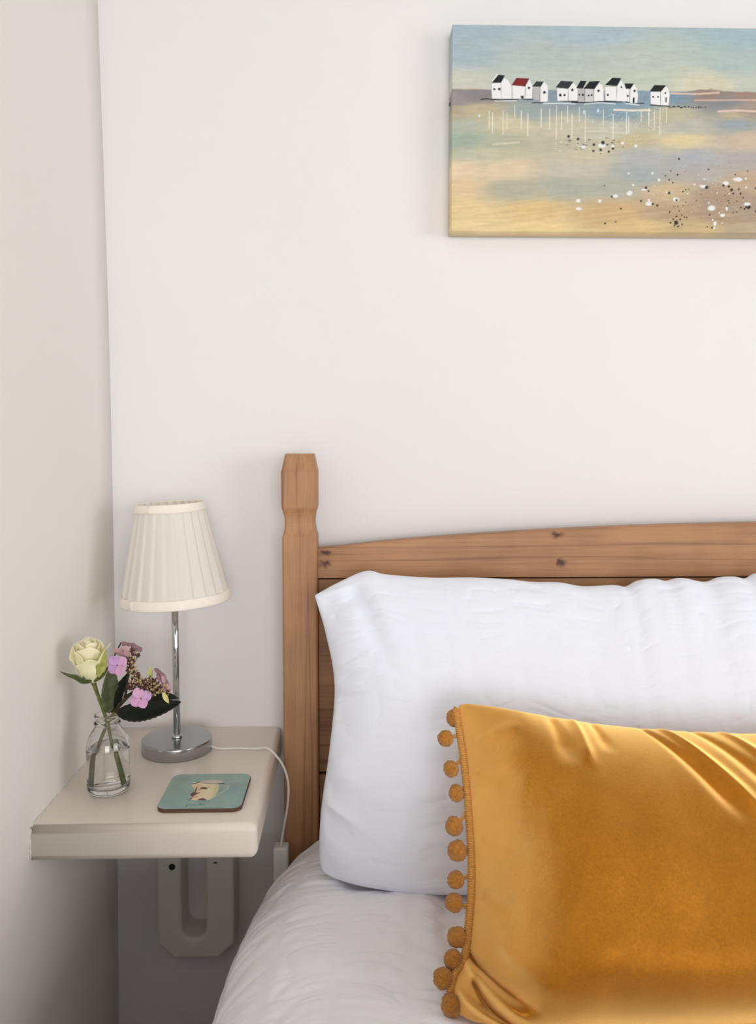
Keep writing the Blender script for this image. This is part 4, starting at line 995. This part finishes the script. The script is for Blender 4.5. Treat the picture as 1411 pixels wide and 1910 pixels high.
# ------------------------------------------------------------------ flowers
def leaf_arrays(base, tip, width, normal, curl=0.0, fold=0.0, prof=None, nt_=14, ns=9, serr=0.0, twist=0.0):
    base = np.array(base, float); tip = np.array(tip, float); ax = tip - base; Ln = np.linalg.norm(ax); a = ax/Ln
    nrm = np.array(normal, float); nrm -= a*(nrm @ a); nrm /= np.linalg.norm(nrm); sd = np.cross(a, nrm)
    t = np.linspace(0, 1, nt_); s = np.linspace(-1, 1, ns)
    pf = prof(t) if prof else np.sin(np.pi*t**0.85)**0.8
    V = []
    for i, tt in enumerate(t):
        for ss in s:
            wd = width*pf[i]*(1 + serr*(((i % 2)*2) - 1)*abs(ss)**3)
            th = twist*tt; sdt = sd*math.cos(th) + nrm*math.sin(th); nt2 = nrm*math.cos(th) - sd*math.sin(th)
            V.append(base + ax*tt + sdt*ss*wd + nt2*(curl*Ln*math.sin(math.pi*tt) + fold*wd*abs(ss)) + nt2*0.03*width*math.sin(9*tt + 3*ss))
    return np.array(V), grid_faces(nt_, ns)
def leaf(name, mat, parent, *a, thick=0.0006, **k):
    V, F = leaf_arrays(*a, **k); o = build(name, V, F, mat, parent)
    m = o.modifiers.new('thick', 'SOLIDIFY'); m.thickness = thick; m.offset = 0
    return o

rose = empty('rose', (BX, BY, ST + 0.09), 'cream white rose with a green stem, the left flower in the glass bottle', 'flower')
rb = at(174, 1271, 0.944)                     # bottom of the bloom
rt = at(160, 1194, 0.936)                     # top of the bloom
ax = rt - rb; HR = np.linalg.norm(ax); ax /= HR
e1 = np.cross(ax, (0, 1, 0)); e1 /= np.linalg.norm(e1); e2 = np.cross(ax, e1)     # e1 ~ towards +x or -x, e2 ~ depth
def petal(rmax, h0, h1, ang, half, flare, mat, curl=0.0, ripple=0.0, seed=0):
    nt_, ns = 16, 17; V = []
    t = np.linspace(0, 1, nt_); s = np.linspace(-1, 1, ns)
    for tt in t:
        rr_ = rmax*(0.30 + 0.70*math.sin(min(tt/0.62, 1)*math.pi/2)**0.9) if tt < 0.62 else rmax*(1 + flare*((tt - 0.62)/0.38)**2)
        for ss in s:
            edge = abs(ss)**2.5
            hh = h0 + (h1 - h0)*tt*(1 - 0.22*edge) + ripple*math.sin(5*ss + seed)*tt**3
            an = ang + half*ss*(0.55 + 0.45*math.sin(min(tt*1.5, 1)*math.pi/2))
            r2 = rr_ + 0.0010*ss + curl*(edge*0.7 + 0.3)*max(tt - 0.7, 0)/0.3*0.004
            V.append(rb + ax*(hh*HR) + (e1*math.cos(an) + e2*math.sin(an))*r2)
    o = build('petal', np.array(V), grid_faces(nt_, ns), mat, rose)
    m = o.modifiers.new('thick', 'SOLIDIFY'); m.thickness = 0.0006; m.offset = 0
W2 = 0.0160
for k in range(3): petal(W2*0.30, 0.30, 0.97 + 0.02*k, k*2.1 + 0.3, 1.3, -0.1, M['rose_petal'], 0.3, 0.01, k)
for k in range(4): petal(W2*0.55, 0.18, 0.99 - 0.02*(k % 2), k*1.6 + 0.9, 1.1, 0.06, M['rose_petal'], 0.7, 0.015, k + 2)
for k in range(4): petal(W2*0.78, 0.08, 0.95 - 0.03*(k % 3), k*1.57 + 0.2, 1.05, 0.12, M['rose_petal'], 1.0, 0.02, k + 5)
# outermost petals: front one lower, left one flaring out
cam_dir = math.atan2(-1*e2[1], -1*e1[1])
petal(W2*0.98, 0.0, 0.64, cam_dir + 0.25, 0.95, 0.06, M['rose_outer'], 0.9, 0.03, 1)
petal(W2*0.92, 0.0, 0.90, cam_dir - 0.95, 0.95, 0.05, M['rose_outer'], 0.6, 0.02, 3)
petal(W2*0.98, 0.0, 0.82, cam_dir + 1.6, 0.95, 0.45, M['rose_petal'], 2.4, 0.02, 4)
petal(W2*0.94, 0.0, 0.92, cam_dir + 3.0, 1.0, 0.10, M['rose_petal'], 0.8, 0.02, 6)
petal(W2*0.95, 0.0, 0.86, cam_dir - 2.1, 0.95, 0.12, M['rose_petal'], 0.8, 0.02, 7)
pn = lambda t: np.sin(np.pi*np.clip(t, 0, 1)**0.7)**0.9
D = 0.944
leaf('guard_petal', M['rose_green'], rose, at(184, 1264, D - 0.013), at(196, 1207, D - 0.013), 0.0064, (0.15, -1, 0.1), curl=0.05, fold=0.10, thick=0.0008)
def sep(name_pts, wd):
    P = spline([at(*q) for q in name_pts], 14); t = np.linspace(0, 1, 14)
    wv = wd*np.sin(np.pi*(0.12 + 0.88*t)**0.8)**0.9
    T = np.gradient(P, axis=0); V = []
    for i in range(14):
        sd = np.cross(T[i], (0, -0.75, 0.66)); sd /= np.linalg.norm(sd) + 1e-9
        for ss in (-1, -0.5, 0, 0.5, 1): V.append(P[i] + sd*ss*wv[i] + np.array((0, -0.3, 0.5))*abs(ss)*wv[i]*0.5)
    o = build('sepal', np.array(V), grid_faces(14, 5), M['sepal'], rose); m = o.modifiers.new('thick', 'SOLIDIFY'); m.thickness = 0.0007; m.offset = 0
sep([(171, 1271, D - 0.012), (155, 1272, D - 0.016), (142, 1264, D - 0.016), (128, 1260, D - 0.014), (111, 1252, D - 0.010)], 0.0030)
sep([(176, 1271, D - 0.010), (188, 1263, D - 0.014), (196, 1254, D - 0.014), (202, 1242, D - 0.010)], 0.0028)
sep([(165, 1272, D - 0.014), (158, 1268, D - 0.021), (154, 1261, D - 0.023)], 0.0016)
sep([(178, 1270, D + 0.008), (186, 1264, D + 0.016), (190, 1255, D + 0.02)], 0.0022)
Pst = [rb - ax*0.0005, at(181, 1292, 0.945), at(191, 1320, 0.947), at(197, 1337, 0.9495), at(203, 1360, 0.952), at(209, 1388, 0.953), at(218, 1430, 0.954), at(224, 1462, 0.955)]
tube('stem', Pst, [0.0030, 0.0021, 0.0020, 0.0020, 0.0019, 0.0019, 0.0022, 0.0024], M['stem'], rose, 12, 60)
for q, d in ((0.86, 1), (0.92, -1), (0.80, 1)):
    p = spline(Pst, 100)[int(q*99)]; V, F = tube_arrays(np.array([p, p + np.array((0.0022*d, -0.001, 0.0004)), p + np.array((0.0038*d, -0.0015, -0.0004))]), [0.0012, 0.0006, 0.0001], 6)
    build('thorn', V, F, M['stem'], rose)

hyd = empty('hydrangea', (BX + 0.004, BY, ST + 0.09), 'pink lacecap hydrangea sprig with dark leaves, the right flower in the glass bottle', 'flower')
fork = at(233, 1301, 0.944)
Ph = [fork, at(222, 1317, 0.946), at(212, 1332, 0.949), at(203, 1345, 0.9525), at(193, 1368, 0.9525), at(184, 1392, 0.951), at(181, 1430, 0.950), at(180, 1462, 0.950)]
tube('stem', Ph, [0.0020, 0.0022, 0.0024, 0.0022, 0.0020, 0.0020, 0.0022, 0.0024], M['stem_brown'], hyd, 12, 60)
tube('branch', [fork, at(236, 1285, 0.943), at(238, 1268, 0.942), at(243, 1240, 0.941)], [0.0016, 0.0014, 0.0012, 0.0008], M['stem_dark'], hyd, 8, 20)
tube('branch', [fork, at(246, 1292, 0.942), at(262, 1282, 0.941), at(283, 1270, 0.940)], [0.0016, 0.0014, 0.0012, 0.0008], M['stem_dark'], hyd, 8, 20)
tube('branch', [at(212, 1332, 0.950), at(222, 1318, 0.943), at(240, 1299, 0.940), at(252, 1290, 0.940)], [0.0020, 0.0019, 0.0016, 0.0010], M['stem_dark'], hyd, 8, 20)
up = (0.05, -0.75, 0.65)
bigp = lambda t: np.power(np.sin(np.pi*np.power(np.clip(t, 0, 1), 0.75)), 0.75)
leaf('leaf', M['leaf_dark'], hyd, at(216, 1329, 0.950), at(338, 1309, 0.958), 0.0150, (0.05, -0.55, 0.84), curl=-0.05, fold=-0.10, prof=bigp, nt_=26, serr=0.04)
leaf('leaf', M['leaf_dark'], hyd, at(210, 1333, 0.952), at(243, 1252, 0.950), 0.0085, (-0.4, -0.85, 0.35), curl=0.06, fold=0.2, prof=bigp, nt_=22, serr=0.05)
leaf('leaf', M['leaf_mid'], hyd, at(204, 1330, 0.948), at(208, 1240, 0.936), 0.0112, (0.75, -0.75, 0.1), curl=-0.05, fold=0.25, prof=bigp, nt_=22, serr=0.04)
leaf('leaf', M['leaf_dark'], hyd, at(246, 1300, 0.946), at(332, 1302, 0.948), 0.0105, (0.1, -0.5, 0.9), curl=0.06, fold=0.15, prof=bigp, nt_=22, serr=0.05)
leaf('small_leaf', M['bud_pale'], hyd, at(304, 1291, 0.932), at(315, 1312, 0.929), 0.0028, (0.2, -1, 0.1), curl=0.1, fold=0.3)
leaf('small_leaf', M['bud_pale'], hyd, at(281, 1265, 0.944), at(279, 1244, 0.946), 0.0032, (0.2, -1, 0.1), curl=-0.1, fold=0.3)
def floret(cx, cy, Y, R, nrm, rot, mats, squash=(1, 1, 1, 1)):
    c = at(cx, cy, Y); n_ = np.array(nrm, float); n_ /= np.linalg.norm(n_)
    a = np.cross(n_, (0, 0, 1)); a /= np.linalg.norm(a); b = np.cross(n_, a)
    th = np.linspace(0, 2*np.pi, 8, endpoint=False)
    V = [c + n_*0.0014] + [c + (a*math.cos(x) + b*math.sin(x))*0.0011 for x in th] + [c - n_*0.0012]
    F = [(0, 1 + i, 1 + (i+1) % 8) for i in range(8)] + [(9, 1 + (i+1) % 8, 1 + i) for i in range(8)]
    fo = build('floret', V, F, M['stem_brown'], hyd)
    for k in range(4):
        an = rot + k*math.pi/2; d = a*math.cos(an) + b*math.sin(an)
        tip = c + (d*0.99 + n_*0.12*((k % 2)*2 - 0.6))*R*squash[k]
        leaf('petal', mats[k % len(mats)], fo, c + d*0.0006, tip, R*0.50*squash[k], n_, curl=0.05, fold=0.12, prof=lambda t: np.power(np.sin(np.pi*np.power(np.clip(t*0.93 + 0.04, 0, 1), 1.0)), 0.75), nt_=10, ns=7, thick=0.0004)
px_m = 0.94/FPX
floret(219, 1241, 0.927, 21*px_m, (-0.15, -1, 0.15), 0.62, [M['lilac'], M['pink'], M['pink'], M['lilac']])
floret(263, 1303, 0.925, 21*px_m, (0.1, -1, 0.25), 0.45, [M['pink'], M['pink'], M['lilac'], M['pink']], (1, 0.9, 1, 1.05))
floret(229, 1214, 0.934, 19*px_m, (0.0, -0.75, -0.6), 0.9, [M['pink_pale']], (1, 1, 0.9, 0.9))
floret(238, 1203, 0.944, 15*px_m, (0.1, -0.05, 1), 0.3, [M['dusky']])
floret(254, 1211, 0.946, 14*px_m, (0.3, -0.25, 0.9), 0.1, [M['dusky']])
floret(297, 1258, 0.944, 16*px_m, (0.80, -0.12, 0.65), 0.5, [M['dusky']])
floret(308, 1276, 0.941, 17*px_m, (0.9, -0.15, 0.5), 0.2, [M['dusky'], M['pink_pale']])
tube('branch', [at(206, 1252, 0.938), at(212, 1228, 0.938), at(222, 1206, 0.940), at(226, 1200, 0.941)], [0.0008, 0.0008, 0.0009, 0.0007], M['stem_dark'], hyd, 6, 16)
def buds():
    bm = bmesh.new(); bmesh.ops.create_icosphere(bm, subdivisions=1, radius=1.0)
    B0 = np.array([v.co[:] for v in bm.verts]); F0 = np.array([[v.index for v in f.verts] for f in bm.faces]); bm.free()
    r2 = np.random.default_rng(3); VV, FF, off = [], [], 0; TV, TF, to = [], [], 0
    def near(p, q, k): return p*(1-k) + q*k
    clusters = [((246, 1218), 9, 0.937), ((243, 1232), 11, 0.936), ((246, 1247), 11, 0.935), ((253, 1259), 10, 0.934), ((262, 1268), 12, 0.933), ((278, 1270), 13, 0.932), ((291, 1276), 12, 0.932), ((303, 1284), 9, 0.932), ((247, 1277), 11, 0.935), ((287, 1287), 12, 0.931), ((270, 1282), 12, 0.930), ((313, 1291), 6, 0.934), ((258, 1222), 5, 0.938)]
    roots = {0: at(238, 1262, 0.942), 1: at(262, 1283, 0.941)}
    for ci, ((cx, cy), rad, Yc) in enumerate(clusters):
        c = at(cx, cy, Yc + 0.004); R = rad*px_m; rt_ = roots[0] if cy < 1255 else roots[1]
        for k in range(int(52*(rad/11)**2)):
            d = r2.normal(size=3); d /= np.linalg.norm(d); d[1] = -abs(d[1])*1.2
            p = c + d*R*r2.uniform(0.45, 1.05); s = r2.uniform(0.0008, 0.0016)
            VV.append(B0*s*np.array((1, 1, 1.15)) + p); FF.append(F0 + off); off += len(B0)
            if k % 2 == 0:
                v_, f_ = tube_arrays(np.array([rt_*0.35 + c*0.65, (c + p)/2 + r2.normal(size=3)*0.0006, p]), 0.00035, 4, cap=False)
                TV.append(v_); TF.append(np.array(f_) + to); to += len(v_)
    o = build('bud_cluster', np.vstack(VV), np.vstack(FF), [M['bud'], M['bud_dark']], hyd, matidx=np.repeat(r2.random(len(FF)) < 0.5, len(F0)).astype(np.int32)); o['kind'] = 'stuff'
    o = build('bud_stalks', np.vstack(TV), np.vstack(TF), M['stem_brown'], hyd); o['kind'] = 'stuff'
buds()
